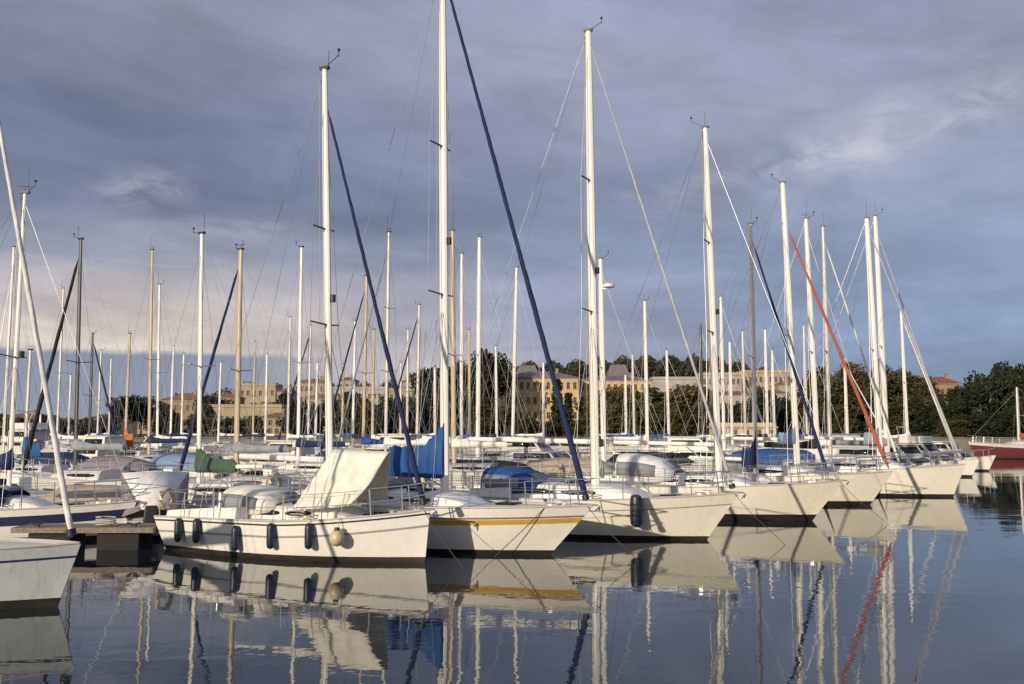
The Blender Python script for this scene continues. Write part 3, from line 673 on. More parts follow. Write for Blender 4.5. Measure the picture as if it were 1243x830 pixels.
bg('far sailboat with dark grey mast above the tree line', 853, 395, 95, 'R', 9, 'dark_spar', None, 'c_dark', group=GF)
bg('sailboat with short white mast right beside the fourth mast of the row', 879, 360, 70, 'R', 8.5, 'alu', None, 'c_white', group=GF)
bg('far sailboat with thin grey mast above the low yellow shed', 905, 402, 98, 'R', 9, 'alu_grey', None, 'c_white', group=GF)
bg('sailboat with navy headsail and navy sail cover behind the broad dark waterline hull', 917, 272, 38.5, 'R', 6.8, 'alu', 's_navy', 'c_navy', group=ROW, top_px=911, genr=.05, covh=1.25, boomz=1.75, covlen=.6)
bg('sailboat with white mast between the red headsail and the pale blue cover', 993, 265, 43.5, 'R', 6.6, 'alu', None, 'c_dark', group=ROW, top_px=979, mr=.10)
bg('sailboat with grey topped mast and pale headsail behind the red one', 1008, 275, 50, 'R', 8, 'alu_grey', 's_white', 'c_white', group=GF, top_px=999, genr=.045)
bg('sailboat whose mast almost touches the last mast of the row', 1077, 262, 49.5, 'R', 8.0, 'alu', 's_grey', 'c_grey', group=GF, top_px=1063, mr=.115, genr=.032)
bg('far sailboat with short pale mast right of the paired masts', 1102, 376, 88, 'R', 9, 'alu', 's_white', 'c_white', group=GF, genr=.05, top_px=1094)
bg('sailboat with slender white mast farthest to the left', 4, 300, 62, 'L', 8, 'alu', None, 'c_white', group=GF)
bg('sailboat with bright blue sail cover left of the black mast', 30, 425, 46, 'L', 7.5, 'alu_grey', None, 'c_blue', group=GL, covh=.95, boomz=1.9, covlen=1.2)
bg('far sailboat with thin mast between the left headsail and black mast', 69, 350, 84, 'L', 9, 'alu_grey', None, 'c_white', group=GF)
bg('far sailboat with grey blue headsail right of the black mast', 108, 405, 78, 'R', 8.5, 'dark_spar', 'c_navy', 'c_white', group=GF, genr=.06)
bg('far sailboat with stubby tan mast above the orange cover', 152, 405, 72, 'L', 8, 'wood', None, 'c_orange', group=GF, covh=1.9, covlen=.8, boomz=1.9)
bg('far sailboat with white mast left of the varnished tan mast', 265, 440, 115, 'L', 9, 'alu', None, 'c_white', group=GF)
bg('far sailboat with pale mast in front of the cream hillside block', 322, 430, 105, 'R', 9, 'alu', None, 'c_navy', group=GF)
bg('far sailboat with low white mast left of the first tall mast', 383, 440, 100, 'L', 9, 'alu', None, 'c_white', group=GF)
bg('far sailboat with low tan mast right of the first tall mast', 415, 442, 98, 'L', 9, 'wood', None, 'c_blue', group=GF)
bg('far sailboat with low grey mast between furled blue headsail and blue cover', 486, 440, 96, 'R', 9, 'alu_grey', None, 'c_white', group=GF)
bg('far sailboat with low white mast left of the stout tan mast', 528, 445, 104, 'R', 9, 'alu', None, 'c_white', group=GF)
bg('far sailboat with thin white mast left of the first tree clump', 220, 430, 118, 'L', 9, 'alu', None, 'c_white', group=GF)
bg('far sailboat with thin grey mast at the dark palm clump', 132, 435, 120, 'R', 9, 'alu_grey', None, 'c_white', group=GF)
bg('far sailboat with thin white mast at the low left shore', 48, 440, 118, 'L', 9, 'alu', None, 'c_white', group=GF)
bg('far sailboat with short mast right of the furled white headsail', 83, 455, 124, 'R', 9, 'alu', None, 'c_navy', group=GF)
bg('far sailboat with short mast behind the sandstone palace trees', 660, 440, 110, 'R', 9, 'alu', None, 'c_white', group=GF)
bg('far sailboat with short white mast beside the radar mast', 760, 455, 112, 'R', 9, 'alu', None, 'c_white', group=GF)
bg('far sailboat with thin white mast left of the navy headsail', 889, 415, 92, 'R', 9, 'alu', None, 'c_white', group=GF)
bg('far sailboat with short mast right of the navy sail cover', 940, 425, 95, 'R', 9, 'alu', None, 'c_white', group=GF)
bg('far sailboat with short pale mast between the red headsail and paired masts', 1029, 435, 90, 'R', 9, 'alu', 's_white', 'c_ltblue', group=GF, genr=.04)
for row in (('far sailboat with low pale mast between the black mast and slim tan mast', 118, 425, 104, 'L', 9, 'alu_grey', None, 'c_blue'), ('far sailboat with low mast behind the white tent', 207, 420, 108, 'L', 9, 'alu', None, 'c_navy'), ('far sailboat with low tan mast right of the varnished mast', 307, 415, 112, 'L', 9, 'wood', None, 'c_white'), ('far sailboat with grey mast between plain bright mast and first tall mast', 374, 395, 96, 'L', 9, 'alu_grey', 's_navy', 'c_blue'),
            ('far sailboat with slim white mast left of the tan mast pair', 428, 390, 92, 'L', 9, 'alu', None, 'c_navy'), ('far sailboat with slim grey mast left of the dark headsail', 494, 400, 90, 'L', 9, 'alu_grey', None, 'c_blue'), ('far sailboat with short mast between stout tan mast and bright white mast', 570, 400, 88, 'R', 9, 'wood', None, 'c_blue'), ('far sailboat with slim pale mast left of the palace', 603, 420, 100, 'R', 9, 'alu', None, 'c_navy'),
            ('far sailboat with slim mast left of the bare pale mast', 770, 430, 100, 'R', 9, 'alu_grey', None, 'c_blue'), ('far sailboat with slim pale mast right of the bare pale mast', 812, 425, 98, 'R', 9, 'alu', None, 'c_blue'), ('far sailboat with slim mast between the two white row masts', 932, 400, 92, 'R', 9, 'alu', None, 'c_navy'), ('far sailboat with slim grey mast right of the pale blue cover', 980, 395, 96, 'R', 9, 'alu_grey', None, 'c_blue')):
    bg(*row, group=GF)
bg('red hulled sailboat apart at the right edge under the dark trees', 1237, 470, 95, 'L', 11.5, 'alu_grey', None, 'c_red', hull='red_paint', boot='anti', ang=hd(-.97, .05), stripes=((.30, .02, 'gel_dull'),), cabh=.5)

# second boats seen at the left: white with a blue band behind the near pontoon head
bw = Vector((xat(150, 26.2, .9), 26.2, 0)); x12 = xat(12, 26.2, 2)
sail_boat('white sailboat with a blue hull band and navy sprayhood behind the pontoon head', bw, 0.0, L=8.4, B=2.3, fb=(.82, .82, 1.0), over=.35, tran=.2, hull='gel', boot=(.13, 'anti'), stripes=((.42, .17, 'navy_stripe'),),
    mast=(x12-bw.x+4.2, 9.6, -.006), mastmat='alu', mr=.055, cabin=(-1.2, 2.2, .38), hood=(-.2, .85, .70, 1.5, 'c_navy'), boom=(2.6, 2.0, 'c_navy', .4), detail=2, group='sailboats with bows pointing right at the left edge')

# ------------------------------------------------------------------ motor boats
def motor_boat(label, px, Yd, ang, L=6.5, kind='cabin', hull='gel', group='motor cruisers and small motorboats', cover=None, stripe=None, roof='gel'):
    b = Boat(); b.L, b.B, b.over, b.tran, b.detail = L, L*.36, L*.09, .1, 1; b.fb = (.75*L/6.5, .85*L/6.5, 1.15*L/6.5)
    x = xat(px, Yd, 1); b.root = empty('motor_boat', (x, Yd, 0), ang); tag(b.root, label, 'motorboat', group)
    b.hullmat = M[hull]; b.boot = (.12, M['anti']); b.stripes = [(.28, .16, M[stripe])] if stripe else []; gm = M[random.choice(('gel', 'gel_dull', 'gel_dull', 'gel_mid'))]; b.deckmat = M[random.choice(('deck', 'deck_grey', 'teak'))]; b.railmat = M['alu_grey']; b.cabmat = gm
    hull_geo(b); make_hull(b); make_deck(b)
    k = L/6.5; w = b.B*.38; z = b.sheer(.4)
    if kind in ('cabin', 'fly'):
        def house(xa, xf, z0, h, w, slope, name, m, wins=True):
            K = MB(); K.loft([[Vector((xa, w, z0)), Vector((xa+.05, w*.88, z0+h)), Vector((xa+.05, -w*.88, z0+h)), Vector((xa, -w, z0))],
                     [Vector((xf, w*.9, z0)), Vector((xf-slope, w*.8, z0+h)), Vector((xf-slope, -w*.8, z0+h)), Vector((xf, -w*.9, z0))]])
            o = K.build(name, m, b.root, bevel=.04)
            if wins:
                for sg in (1, -1):
                    W = MB(); a = .35; c = .82
                    W.quad((xa+.25, sg*(w*lerp(1, .88, a)+.012), z0+h*a), (xf-slope*a-.18, sg*(w*lerp(.9, .8, a)+.012), z0+h*a), (xf-slope*c-.14, sg*(w*lerp(.9, .8, c)+.012), z0+h*c), (xa+.25, sg*(w*lerp(1, .88, c)+.012), z0+h*c))
                    W.build('side_window', M['win'], o, solid=.015)
                W = MB(); W.quad((xf-slope*.3+.015, w*.72, z0+h*.3), (xf-slope*.3+.015, -w*.72, z0+h*.3), (xf-slope*.86+.015, -w*.66, z0+h*.86), (xf-slope*.86+.015, w*.66, z0+h*.86)); W.build('windscreen', M['win'], o, solid=.015)
            return o
        house(-.9*k, 1.9*k, z-.03, .55*k, w*1.05, .5*k, 'foredeck_cabin', gm)
        house(-1.4*k, 1.0*k, z+.53*k, .70*k, w, .6*k, 'wheelhouse', gm)
        K = MB(); K.box((-.55*k, 0, z+1.27*k), (2.2*k, w*1.9, .07)); K.build('roof', M[roof], b.root, bevel=.03)
        if kind == 'fly':
            K = MB(); K.loft([[Vector((xx, yy*w*.86, zz)) for yy, zz in ((1, z+1.31*k), (1, z+1.7*k), (-1, z+1.7*k), (-1, z+1.31*k))] for xx in (-1.3*k, .3*k)]); K.build('flybridge', M['gel'], b.root, bevel=.05)
            K = MB(); K.ring_tube([(-1.2*k, w*.8, z+1.7*k), (-1.4*k, w*.7, z+2.3*k), (-1.4*k, -w*.7, z+2.3*k), (-1.2*k, -w*.8, z+1.7*k)], .04, 6); K.build('radar_arch', M['gel'], b.root)
    elif kind == 'open':
        K = MB(); K.loft([arch(.9*k, w, .45*k, z), arch(1.5*k, w*.7, .15*k, z)], caps=False); K.build('windscreen', M['win'], b.root, solid=.02)
        K = MB(); K.box((-.2*k, 0, z+.25*k), (.6*k, .6*k, .6*k)); K.build('console', M['gel'], b.root, bevel=.05)
        K = MB(); K.box((-L/2-.15, 0, z+.05), (.4, .42, .55), taper=.75); K.box((-L/2-.2, 0, -.1), (.16, .14, .9)); K.build('outboard_motor', M['black'], b.root, bevel=.04)
    if cover:
        K = MB(); rings = []
        for i in range(8):
            t = i/7; xx = lerp(-L*.47, L*.40, t); s = b.sx(xx); ww = b.hw(s)*1.02; zz = b.sheer(s)-.08
            hh = (.62+.25*math.sin(math.pi*t))*k*(.25 if i in (0, 7) else 1)
            rings.append([Vector((xx, ww, zz)), Vector((xx, ww*.98, zz+.14)), Vector((xx, ww*.55, zz+hh*.75)), Vector((xx, 0, zz+hh)), Vector((xx, -ww*.55, zz+hh*.75)), Vector((xx, -ww*.98, zz+.14)), Vector((xx, -ww, zz))])
        K.loft(rings, caps=False); K.build('boat_cover', M[cover], b.root, solid=.02)
    if kind != 'covered' and not cover:
        Q = MB(); Q.ring_tube([rail_path(b, s, 1, .5) for s in (.5, .7, .85, .95)]+[Vector((b.xtip, 0, b.sheer(1)+.55))]+[rail_path(b, s, -1, .5) for s in (.95, .85, .7, .5)], .018, 6)
        for sg in (1, -1):
            for s in (.5, .7, .9): Q.ring_tube([rail_path(b, s, sg, .5), rail_path(b, s, sg, 0)], .016, 5)
        Q.build('bow_rail', M['steel'], b.root)
    return b
LH = hd(-.9, .43); RH = hd(.9, -.43)
motor_boat('white motor cruiser with flybridge at the far right behind the last bow', 1120, 62, hd(.6, -.8), 6.4, 'fly')
motor_boat('white motor cruiser with dark windows right of the flybridge cruiser', 1148, 70, hd(.6, -.8), 6.2, 'cabin')
motor_boat('small white cruiser left of the flybridge cruiser under paired masts', 1098, 58, hd(.2, -.98), 6.2, 'cabin')
motor_boat('cabin cruiser with pale blue roof between the red headsail and paired masts', 1042, 66, hd(.7, -.7), 8, 'cabin', roof='c_ltblue')
motor_boat('motorboat under a blue cover behind the mast with the navy cover', 940, 58, RH, 7.0, 'covered', cover='c_blue')
motor_boat('grey cabin cruiser behind the fourth mast', 845, 62, RH, 7.5, 'cabin', hull='gel_dull')
motor_boat('low white motorboat with dark cover behind the third mast', 790, 56, RH, 6.5, 'covered', cover='c_dark')
motor_boat('long white cruiser behind the bare boom', 645, 60, RH, 7.5, 'cabin')
motor_boat('dinghy cruiser under a beige cover left of the third mast', 690, 47, RH, 6.2, 'covered', cover='c_beige')
motor_boat('motorboat under a charcoal cover right of the blue sail cover', 590, 46, LH, 6.0, 'covered', cover='c_dark')
motor_boat('white cabin boat with navy stripe left of the bright white tarpaulin', 345, 56, LH, 7.0, 'cabin', stripe='navy_stripe')
motor_boat('open motorboat between the tan mast and the first tall mast', 325, 43, LH, 5.5, 'open')
motor_boat('motorboat under a grey cover below the cream hillside block', 300, 75, LH, 7.5, 'covered', cover='c_grey')
motor_boat('motorboat under a pale blue cover behind the green boom cover', 225, 52, LH, 6.5, 'covered', cover='c_ltblue')
motor_boat('weathered motorboat behind the white tent cover', 205, 42, LH, 6, 'open', hull='gel_dull')
motor_boat('white cabin cruiser near the orange cover', 190, 82, LH, 7, 'cabin')
motor_boat('small white motorboat with mauve cover right of the black mast', 140, 52, LH, 6.0, 'covered', cover='c_mauve')
motor_boat('white cabin cruiser right of the black mast', 120, 70, LH, 7.5, 'cabin')
motor_boat('motorboat under a navy cover left of the black mast', 66, 58, LH, 6.5, 'covered', cover='c_navy')
motor_boat('white open motorboat at the left edge', 20, 34, LH, 6, 'open')
motor_boat('pale flybridge cruiser at the left shore', 30, 90, LH, 9, 'fly')
motor_boat('dark covered motorboat in front of the cream awning masts', 420, 60, LH, 6.5, 'covered', cover='c_navy')
motor_boat('white cabin cruiser between the awning and the blue sail cover', 478, 66, LH, 8, 'cabin')

# tent boat and beige cover beyond the pontoon head
def tent_boat():
    motor_boat('small boat completely covered by a flat beige tarpaulin behind the pontoon head', 122, 30.0, hd(-.97, .24), 5.0, 'covered', cover='c_beige', hull='gel_dull', group='covered boats by the pontoon head')
    b = motor_boat('small weathered boat with a white tent pitched over its cockpit', 190, 28.2, hd(-.30, .95), 4.6, 'open', hull='gel_dull', group='covered boats by the pontoon head')
    K = MB(); w = .86; z0 = .62
    T = [(-.9, 1.05, 1.74), (-1.5, .66, 1.24), (-2.1, .30, .80)]
    K.loft([[Vector((x, w*q, z)), Vector((x, 0, z+.03)), Vector((x, -w*q, z))] for x, q, z in T], caps=False); K.build('tent_panel', M['c_white'], b.root, solid=.02, sharp=15)
    for sg in (1, -1):
        K = MB(); K.loft([[Vector((x, sg*w*q, z-.01)) for x, q, z in [(.6, .95, 1.62)]+T], [Vector((x, sg*w*(q), z0)) for x, q in ((.7, .95), (-.9, 1.02), (-1.5, .98), (-2.15, .85))]], caps=False); K.build('tent_side', M['c_mauve'], b.root, solid=.02)
    K = MB(); K.loft([[Vector((x, w*q, z)), Vector((x, 0, z+.06)), Vector((x, -w*q, z))] for x, q, z in ((-.88, 1.0, 1.73), (.6, .95, 1.63), (1.2, .6, 1.0))], caps=False); K.build('tent_roof', M['c_white'], b.root, solid=.02)
tent_boat()

# ------------------------------------------------------------------ pontoons
def pontoon(label, p0, p1, w, z=.52, piles=True, group='floating pontoons'):
    p0 = Vector(p0+(0,)); p1 = Vector(p1+(0,)); d = p1-p0; L_ = d.length; a = math.atan2(d.y, d.x)
    o = empty('pontoon', p0, a); tag(o, label, 'pontoon', group)
    Q = MB(); n = int(L_/.16)
    for i in range(n): Q.box((i*L_/n+L_/n/2, 0, z), (L_/n-.012, w, .05))
    Q.build('planking', M['plank'], o, smooth=False)
    Q = MB()
    for sg in (1, -1): Q.box((L_/2, sg*(w/2+.03), z-.03), (L_+.1, .06, .13))
    for e in (-.03, L_+.03): Q.box((e, 0, z-.03), (.06, w+.0, .13))
    Q.build('edge_beam', M['plank'], o, smooth=False)
    if L_ < 6:
        for x_ in (.5, L_-.5):
            Q = MB(); c_ = Vector((x_, -w/2+.14, z+.09)); Q.ring_tube([c_+Vector((-.17, 0, .05)), c_, c_+Vector((.17, 0, .05))], [.018, .03, .018], 6); Q.box(c_-Vector((0, 0, .035)), (.12, .07, .07)); Q.build('mooring_cleat', M['black'], o)
        Q = MB(); c_ = Vector((L_*.62, -.12, z+.04)); Q.ring_tube([c_+Vector((.24*math.cos(q*.6), .21*math.sin(q*.6), .006*q)) for q in range(40)], .017, 5); Q.build('coiled_rope', M['rope'], o)
    k = max(2, int(L_/3.2))
    for i in range(k):
        Q = MB(); Q.box((L_*(i+.5)/k, 0, .12), (L_/k*.62, w*.9, .58)); Q.build('float', M['float'], o, bevel=.03)
    return o
pontoon('plank pontoon head in front of the blue banded boat', (-12.35, 24.3), (-8.95, 24.35), 1.0)
pontoon('long plank pontoon running back behind the sterns of the row', (-8.2, 26.2), (24.0, 61.3), 1.6)
pontoon('far pontoon crossing the basin on the left', (-48, 62), (-6, 66), 2.0)
pontoon('farther pontoon crossing behind the masts', (-60, 97), (20, 100), 2.2)
pontoon('pontoon in front of the low yellow shed', (2, 78), (34, 82), 2.0)

# ------------------------------------------------------------------ fenders, awning, mooring lines
def fender(label, b, s, zc, m, ball=False, sg=-1, ln=.62, r=.11):
    x = b.xs(s); y = sg*(b.hw(s)*.985+r*.95+.005); inv = Matrix.Translation(b.c) @ Matrix.Rotation(b.root.rotation_euler.z, 4, 'Z')
    Q = MB(); zt = b.sheer(s)
    if ball: Q.ball((0, 0, 0), (r, r, r*1.1), 14, 10); top = r*1.1
    else:
        Q.ring_tube([(0, 0, q*ln/2) for q in (-1, -.97, -.86, -.6, 0, .6, .86, .97, 1)], [r*q for q in (.25, .5, .88, 1, 1, 1, .88, .5, .25)], 14); top = ln/2
    o = Q.build('fender', m); o.location = inv @ Vector((x, y, zc)); o.rotation_euler = (0, 0, b.root.rotation_euler.z)
    tag(o, label, 'fender', 'fenders hanging along the hulls')
    if ball:
        Q = MB(); Q.ring_tube([(0, 0, r*.95), (0, 0, r*1.35)], [r*.45, r*.35], 10); Q.build('collar', M['black'], o)
    Q = MB(); Q.ring_tube([(0, 0, top-.02), (0, -sg*(r+.02)*.5, zt-zc+.02), (0, -sg*(r+.10), zt-zc+.58)], .009, 5); Q.build('rope', M['rope'], o)
def s_px(b, px, z):                           # station whose starboard side shows at this pixel column
    best = None
    for i in range(400):
        s = i/400; p = b.c+Matrix.Rotation(b.root.rotation_euler.z, 3, 'Z') @ Vector((b.xs(s), -b.hw(s), z))
        q = p-CAM; u = 621.5+F*q.x/q.dot(FW)
        if best is None or abs(u-px) < best[0]: best = (abs(u-px), s)
    return best[1]
for px, zc, mm, lab in ((219, .50, 'rubber_green', 'dark green fender at the stern corner of the white boat'), (241, .52, 'rubber', 'navy fender next to the dark green stern fender'), (288, .42, 'rubber', 'low hanging navy fender, third from the stern'),
                        (331, .52, 'rubber', 'navy fender in the middle of the white hull'), (377, .55, 'rubber', 'navy fender beside the round cream buoy')):
    fender(lab, b1, s_px(b1, px, .5), zc+.05, M[mm], ln=.58, r=.09)
fender('round cream buoy fender with dark collar near the white bow', b1, s_px(b1, 414, .5), .58, M['buoy'], True, r=.17)
fender('lone big navy fender on the cream hull', b3, s_px(b3, 774, .7), .82, M['rubber'], ln=.85, r=.17)

def awning(b):
    Q = MB(); x0 = b.xm-.95; ridge = lambda x: 2.52-.035*(x-b.xm)
    for sg in (1, -1):
        n = 22; rows = []
        for j in range(13):
            v = j/12; row = []
            for i in range(n+1):
                u = i/n; xt = lerp(b.xm+.10, b.xm+1.66, u); xb = lerp(b.xm-.30, b.xm+1.12, u)
                x = lerp(xt, xb, v); y = sg*lerp(.02, b.hw(b.sx(x))*.86, v**.85); z = lerp(ridge(xt), b.sheer(b.sx(x))+.30, v)-.09*math.sin(math.pi*v)-.03*math.sin(math.pi*u)*v
                y += sg*(.030*math.sin(u*21+v*5)+.030*math.sin(u*9-v*7)+.012*math.sin(u*44+v*13))*min(1, v*2.5)
                row.append(Vector((x, y, z)))
            rows.append(row)
        Q.loft(rows, caps=False)
    o = Q.build('boat_awning', M['c_cream'], solid=.015); o.location = b.c; o.rotation_euler = (0, 0, b.root.rotation_euler.z)
    tag(o, 'cream canvas awning pitched as a ridge over the foredeck beside the mast', 'awning')
awning(b1)

def line(label, b, local, drop, m='rope_dark', r=.008, sag=.5):
    rot = Matrix.Rotation(b.root.rotation_euler.z, 3, 'Z'); p0 = b.c+rot @ Vector(local); p1 = Vector(drop); n = 14; pts = []
    for i in range(n+1):
        t = i/n; p = lerp(p0, p1, t); p.z -= sag*math.sin(math.pi*t)*(1-t*.5)*min(1, p.z); pts.append(p)
    Q = MB(); Q.ring_tube(pts, r, 5); tag(Q.build('mooring_line', M[m]), label, 'mooring line', 'mooring lines dropping from the bows')
for b, lab, dx, dy in ((b1, 'slack mooring line from the bow of the white boat with fenders', .9, -.9), (b2, 'mooring line from the bow of the ochre striped boat', 1.1, -.8), (b3, 'mooring line from the bow of the boat with one navy fender', 1.1, -.9),
                       (b4, 'mooring line from the bow of the boat with broad dark waterline', 1.2, -1.0)):
    tipw = b.c+b.h*b.xtip; line(lab, b, (b.xtip-.1, -.08, b.sheer(1)), (tipw.x+dx, tipw.y+dy, -.15), sag=.12)
line('dark mooring line hanging down the ochre striped hull', b2, (b2.xtip-1.0, -b2.hw(b2.sx(b2.xtip-1.0)), b2.sheer(.9)), tuple(b2.c+b2.h*(b2.L/2-1.3)+Vector((-.35, -.9, -.2))), 'rope_dark', .010, .05)

# ------------------------------------------------------------------ town
def wallmat(name, c): return mat(name, c, 0.9, var=0.18, scale=0.35, bump=0.3, bscale=3, dirt=tuple(v*.55 for v in c), dirt_amt=.5)
WM = {'sand': wallmat('sandstone_wall', (0.55, 0.40, 0.21)), 'cream': wallmat('cream_render', (0.36, 0.29, 0.205)), 'white': wallmat('white_render', (0.37, 0.345, 0.32)), 'brown': wallmat('brown_render', (0.27, 0.20, 0.14)),
      'rose': wallmat('rose_render', (0.32, 0.2, 0.15)), 'pale_yellow': wallmat('pale_yellow_render', (0.55, 0.46, 0.27)), 'grey': wallmat('grey_render', (0.33, 0.32, 0.32))}
RM = {'tile': mat('clay_roof_tiles', (0.22, 0.10, 0.06), .9, var=.3, scale=1.2), 'slate': mat('mauve_slate_roof', (0.16, 0.135, 0.145), .8, var=.2, scale=1), 'flat': mat('flat_roof', (0.3, 0.28, 0.26), .9, var=.2)}
M['shutter'] = mat('dark_shutter_opening', (0.05, 0.04, 0.032), .35, var=.3)
_wmesh = {}
def house(label, px0, px1, ytop, Yd, floors, cols, wall, roof='tile', roof_h=2.0, base=None, depth=10, win=(1.0, 1.6), group='buildings on the hillside', name='town_house', cat='building', rz=0.0):
    x0, x1 = xat(px0, Yd, 10), xat(px1, Yd, 10); ztop = at(621, ytop, Yd).z; cx = (x0+x1)/2
    zb = (gz(cx, Yd) if base is None else min(base, gz(cx, Yd)))-1.0; W_ = x1-x0; H_ = ztop-zb
    o = empty(name, (cx, Yd, zb), rz); tag(o, label, cat, group)
    xs = [-W_/2]; zs = [0.0]; pitch = W_/cols; fl = (H_-1.2)/floors; ww, wh = min(win[0], pitch*.5), min(win[1], fl*.62)
    opens = []
    for c in range(cols):
        xc = -W_/2+pitch*(c+.5); xs += [xc-ww/2, xc+ww/2]
    xs.append(W_/2)
    for f in range(floors):
        zc = 1.2+fl*(f+.5); zs += [zc-wh/2, zc+wh/2]
    zs.append(H_)
    Q = MB(); D = .35
    for i in range(len(xs)-1):
        for j in range(len(zs)-1):
            a, b_, c, d = xs[i], xs[i+1], zs[j], zs[j+1]
            if i % 2 and j % 2:
                opens.append((a, b_, c, d))
                Q.quad((a, 0, c), (b_, 0, c), (b_, D, c), (a, D, c)); Q.quad((a, 0, d), (a, D, d), (b_, D, d), (b_, 0, d)); Q.quad((a, 0, c), (a, D, c), (a, D, d), (a, 0, d)); Q.quad((b_, 0, c), (b_, 0, d), (b_, D, d), (b_, D, c))
            else: Q.quad((a, 0, c), (b_, 0, c), (b_, 0, d), (a, 0, d))
    for x in (-W_/2, W_/2): Q.quad((x, 0, 0), (x, depth, 0), (x, depth, H_), (x, 0, H_))
    Q.quad((-W_/2, depth, 0), (W_/2, depth, 0), (W_/2, depth, H_), (-W_/2, depth, H_))
    Q.build('wall', WM[wall], o, smooth=False)
    key = (round(ww, 2), round(wh, 2))
    if key not in _wmesh:
        w_, h_ = key[0]/2+.03, key[1]/2+.03
        K = MB(); K.box((0, .30, 0), (w_*2, .06, h_*2)); K.box((0, .24, 0), (.07, .06, h_*2), mi=1); K.box((0, .24, h_*.25), (w_*2, .05, .07), mi=1); K.box((0, -.06, -h_-.05), (w_*2+.25, .22, .12), mi=1)
        _wmesh[key] = K.mesh('window', [M['shutter'], WM['cream']], smooth=False)
    for a, b_, c, d in opens[:96]:
        w = bpy.data.objects.new('window', _wmesh[key]); C.objects.link(w); w.parent = o; w.location = ((a+b_)/2, 0, (c+d)/2)
    Q = MB(); e = .5
    Q.box((0, depth/2, H_+.06), (W_+.5, depth+.5, .28)); Q.build('cornice', WM['cream' if wall != 'white' else 'white'], o, smooth=False)
    Q = MB(); z = H_+.2
    if roof == 'flat':
        for (cx_, cy_, dx_, dy_) in ((0, .1, W_, .2), (0, depth-.1, W_, .2), (-W_/2+.1, depth/2, .2, depth-.4), (W_/2-.1, depth/2, .2, depth-.4)): Q.box((cx_, cy_, z+.30), (dx_, dy_, .6))
        Q.build('parapet', WM[wall], o, smooth=False)
        Q = MB(); Q.box((0, depth/2, z+.03), (W_-.5, depth-.5, .06)); Q.build('roof', RM['flat'], o, smooth=False)
    else:
        ins = min(depth*.45, W_*.35)
        a = [Vector(p) for p in ((-W_/2-e, -e, z), (W_/2+e, -e, z), (W_/2+e, depth+e, z), (-W_/2-e, depth+e, z))]
        top = [Vector(p) for p in ((-W_/2+ins, depth*.5-.3, z+roof_h), (W_/2-ins, depth*.5-.3, z+roof_h), (W_/2-ins, depth*.5+.3, z+roof_h), (-W_/2+ins, depth*.5+.3, z+roof_h))]
        Q.loft([a, top], closed=True); rf = Q.build('roof', RM[roof], o, smooth=False)
        Q = MB(); Q.box((W_*.22, depth*.35, z+roof_h*.9), (.8, .8, 1.8)); Q.box((W_*.22, depth*.35, z+roof_h*.9+.95), (1.0, 1.0, .14)); Q.build('chimney', WM['brown'], rf, smooth=False)
    return o
pal = house('three storey sandstone palace with rows of dark windows above the harbour trees', 613, 702, 459, 280, 3, 11, 'sand', 'slate', 2.2, base=6, depth=14, win=(.95, 1.9), name='palace')
K = MB(); zz = pal.location.z
house('lower sandstone wing joined to the right of the palace', 703, 792, 462, 288, 3, 11, 'sand', 'slate', 1.6, base=6, depth=12, win=(.95, 1.7), name='palace_wing')
def dome_tower(label, px, ytop, Yd, w):
    x = xat(px, Yd, 15); zt = at(px, ytop, Yd).z; z0 = 14.0; o = empty('roof_pavilion', (x, Yd, z0)); tag(o, label, 'pavilion', 'slate domed pavilions of the palace')
    Q = MB(); Q.box((0, 0, 1.9), (w, w, 3.8)); Q.box((0, 0, 3.85), (w+.5, w+.5, .3)); Q.build('drum', WM['cream'], o, smooth=False)
    Q = MB(); h = zt-z0-4; Q.loft([[Vector((a*w/2*r, b*w/2*r, 4+h*q)) for a, b in ((-1, -1), (1, -1), (1, 1), (-1, 1))] for r, q in ((1.04, 0), (.80, .5), (.62, .85), (.55, 1))], closed=True); Q.build('roof', RM['slate'], o)
dome_tower('mauve slate roofed pavilion rising over the left of the palace', 640, 444, 296, 8.5)
dome_tower('mauve slate roofed pavilion rising over the palace wing', 750, 443, 302, 8.0)
house('long white terrace building on the hill right of the palace wing', 793, 852, 460, 310, 1, 9, 'white', 'flat', base=14, depth=8)
house('pale apartment block above the fourth mast', 853, 900, 455, 300, 3, 8, 'white', 'flat', base=8)
house('cream apartment block beside the pale block', 903, 958, 452, 310, 3, 9, 'cream', 'flat', base=8)
house('low white house below the pale blocks', 868, 930, 480, 262, 2, 8, 'white', 'tile', 1.2, base=4)
house('pale yellow harbour shed on the far quay', 869, 941, 519, 153, 1, 5, 'pale_yellow', 'flat', base=2.2, depth=6, win=(1.0, .9), name='harbour_shed', cat='shed', group=None)
house('cream three block house at the top of the left slope', 290, 334, 468, 330, 2, 6, 'cream', 'flat', base=8)
house('brown roofed house left of the cream hillside block', 196, 246, 486, 290, 2, 7, 'brown', 'tile', 2.2, base=2)
house('long low cream building across the left slope', 246, 342, 494, 260, 1, 14, 'cream', 'flat', base=3)
house('cream ruined looking house below the long low building', 316, 350, 508, 215, 2, 4, 'cream', 'tile', 1.2, base=2)
house('wide cream house left of the first tall mast', 357, 398, 465, 330, 3, 7, 'cream', 'tile', 1.6, base=10)
house('long pale building with flat roof right of the first tall mast', 402, 470, 472, 330, 2, 11, 'white', 'flat', base=10)
house('second long pale building ending at the blue headsail', 472, 524, 474, 315, 2, 8, 'cream', 'flat', base=10)
house('rose house with clay roof left of the dark right hand trees', 1136, 1166, 466, 250, 3, 5, 'rose', 'tile', 2.0, base=2)
house('small white house in the brown trees left of the paired masts', 946, 976, 468, 300, 2, 4, 'white', 'tile', 1.5, base=8)
house('grey harbour building on the low left shore', 60, 118, 512, 190, 2, 8, 'grey', 'flat', base=1.3)
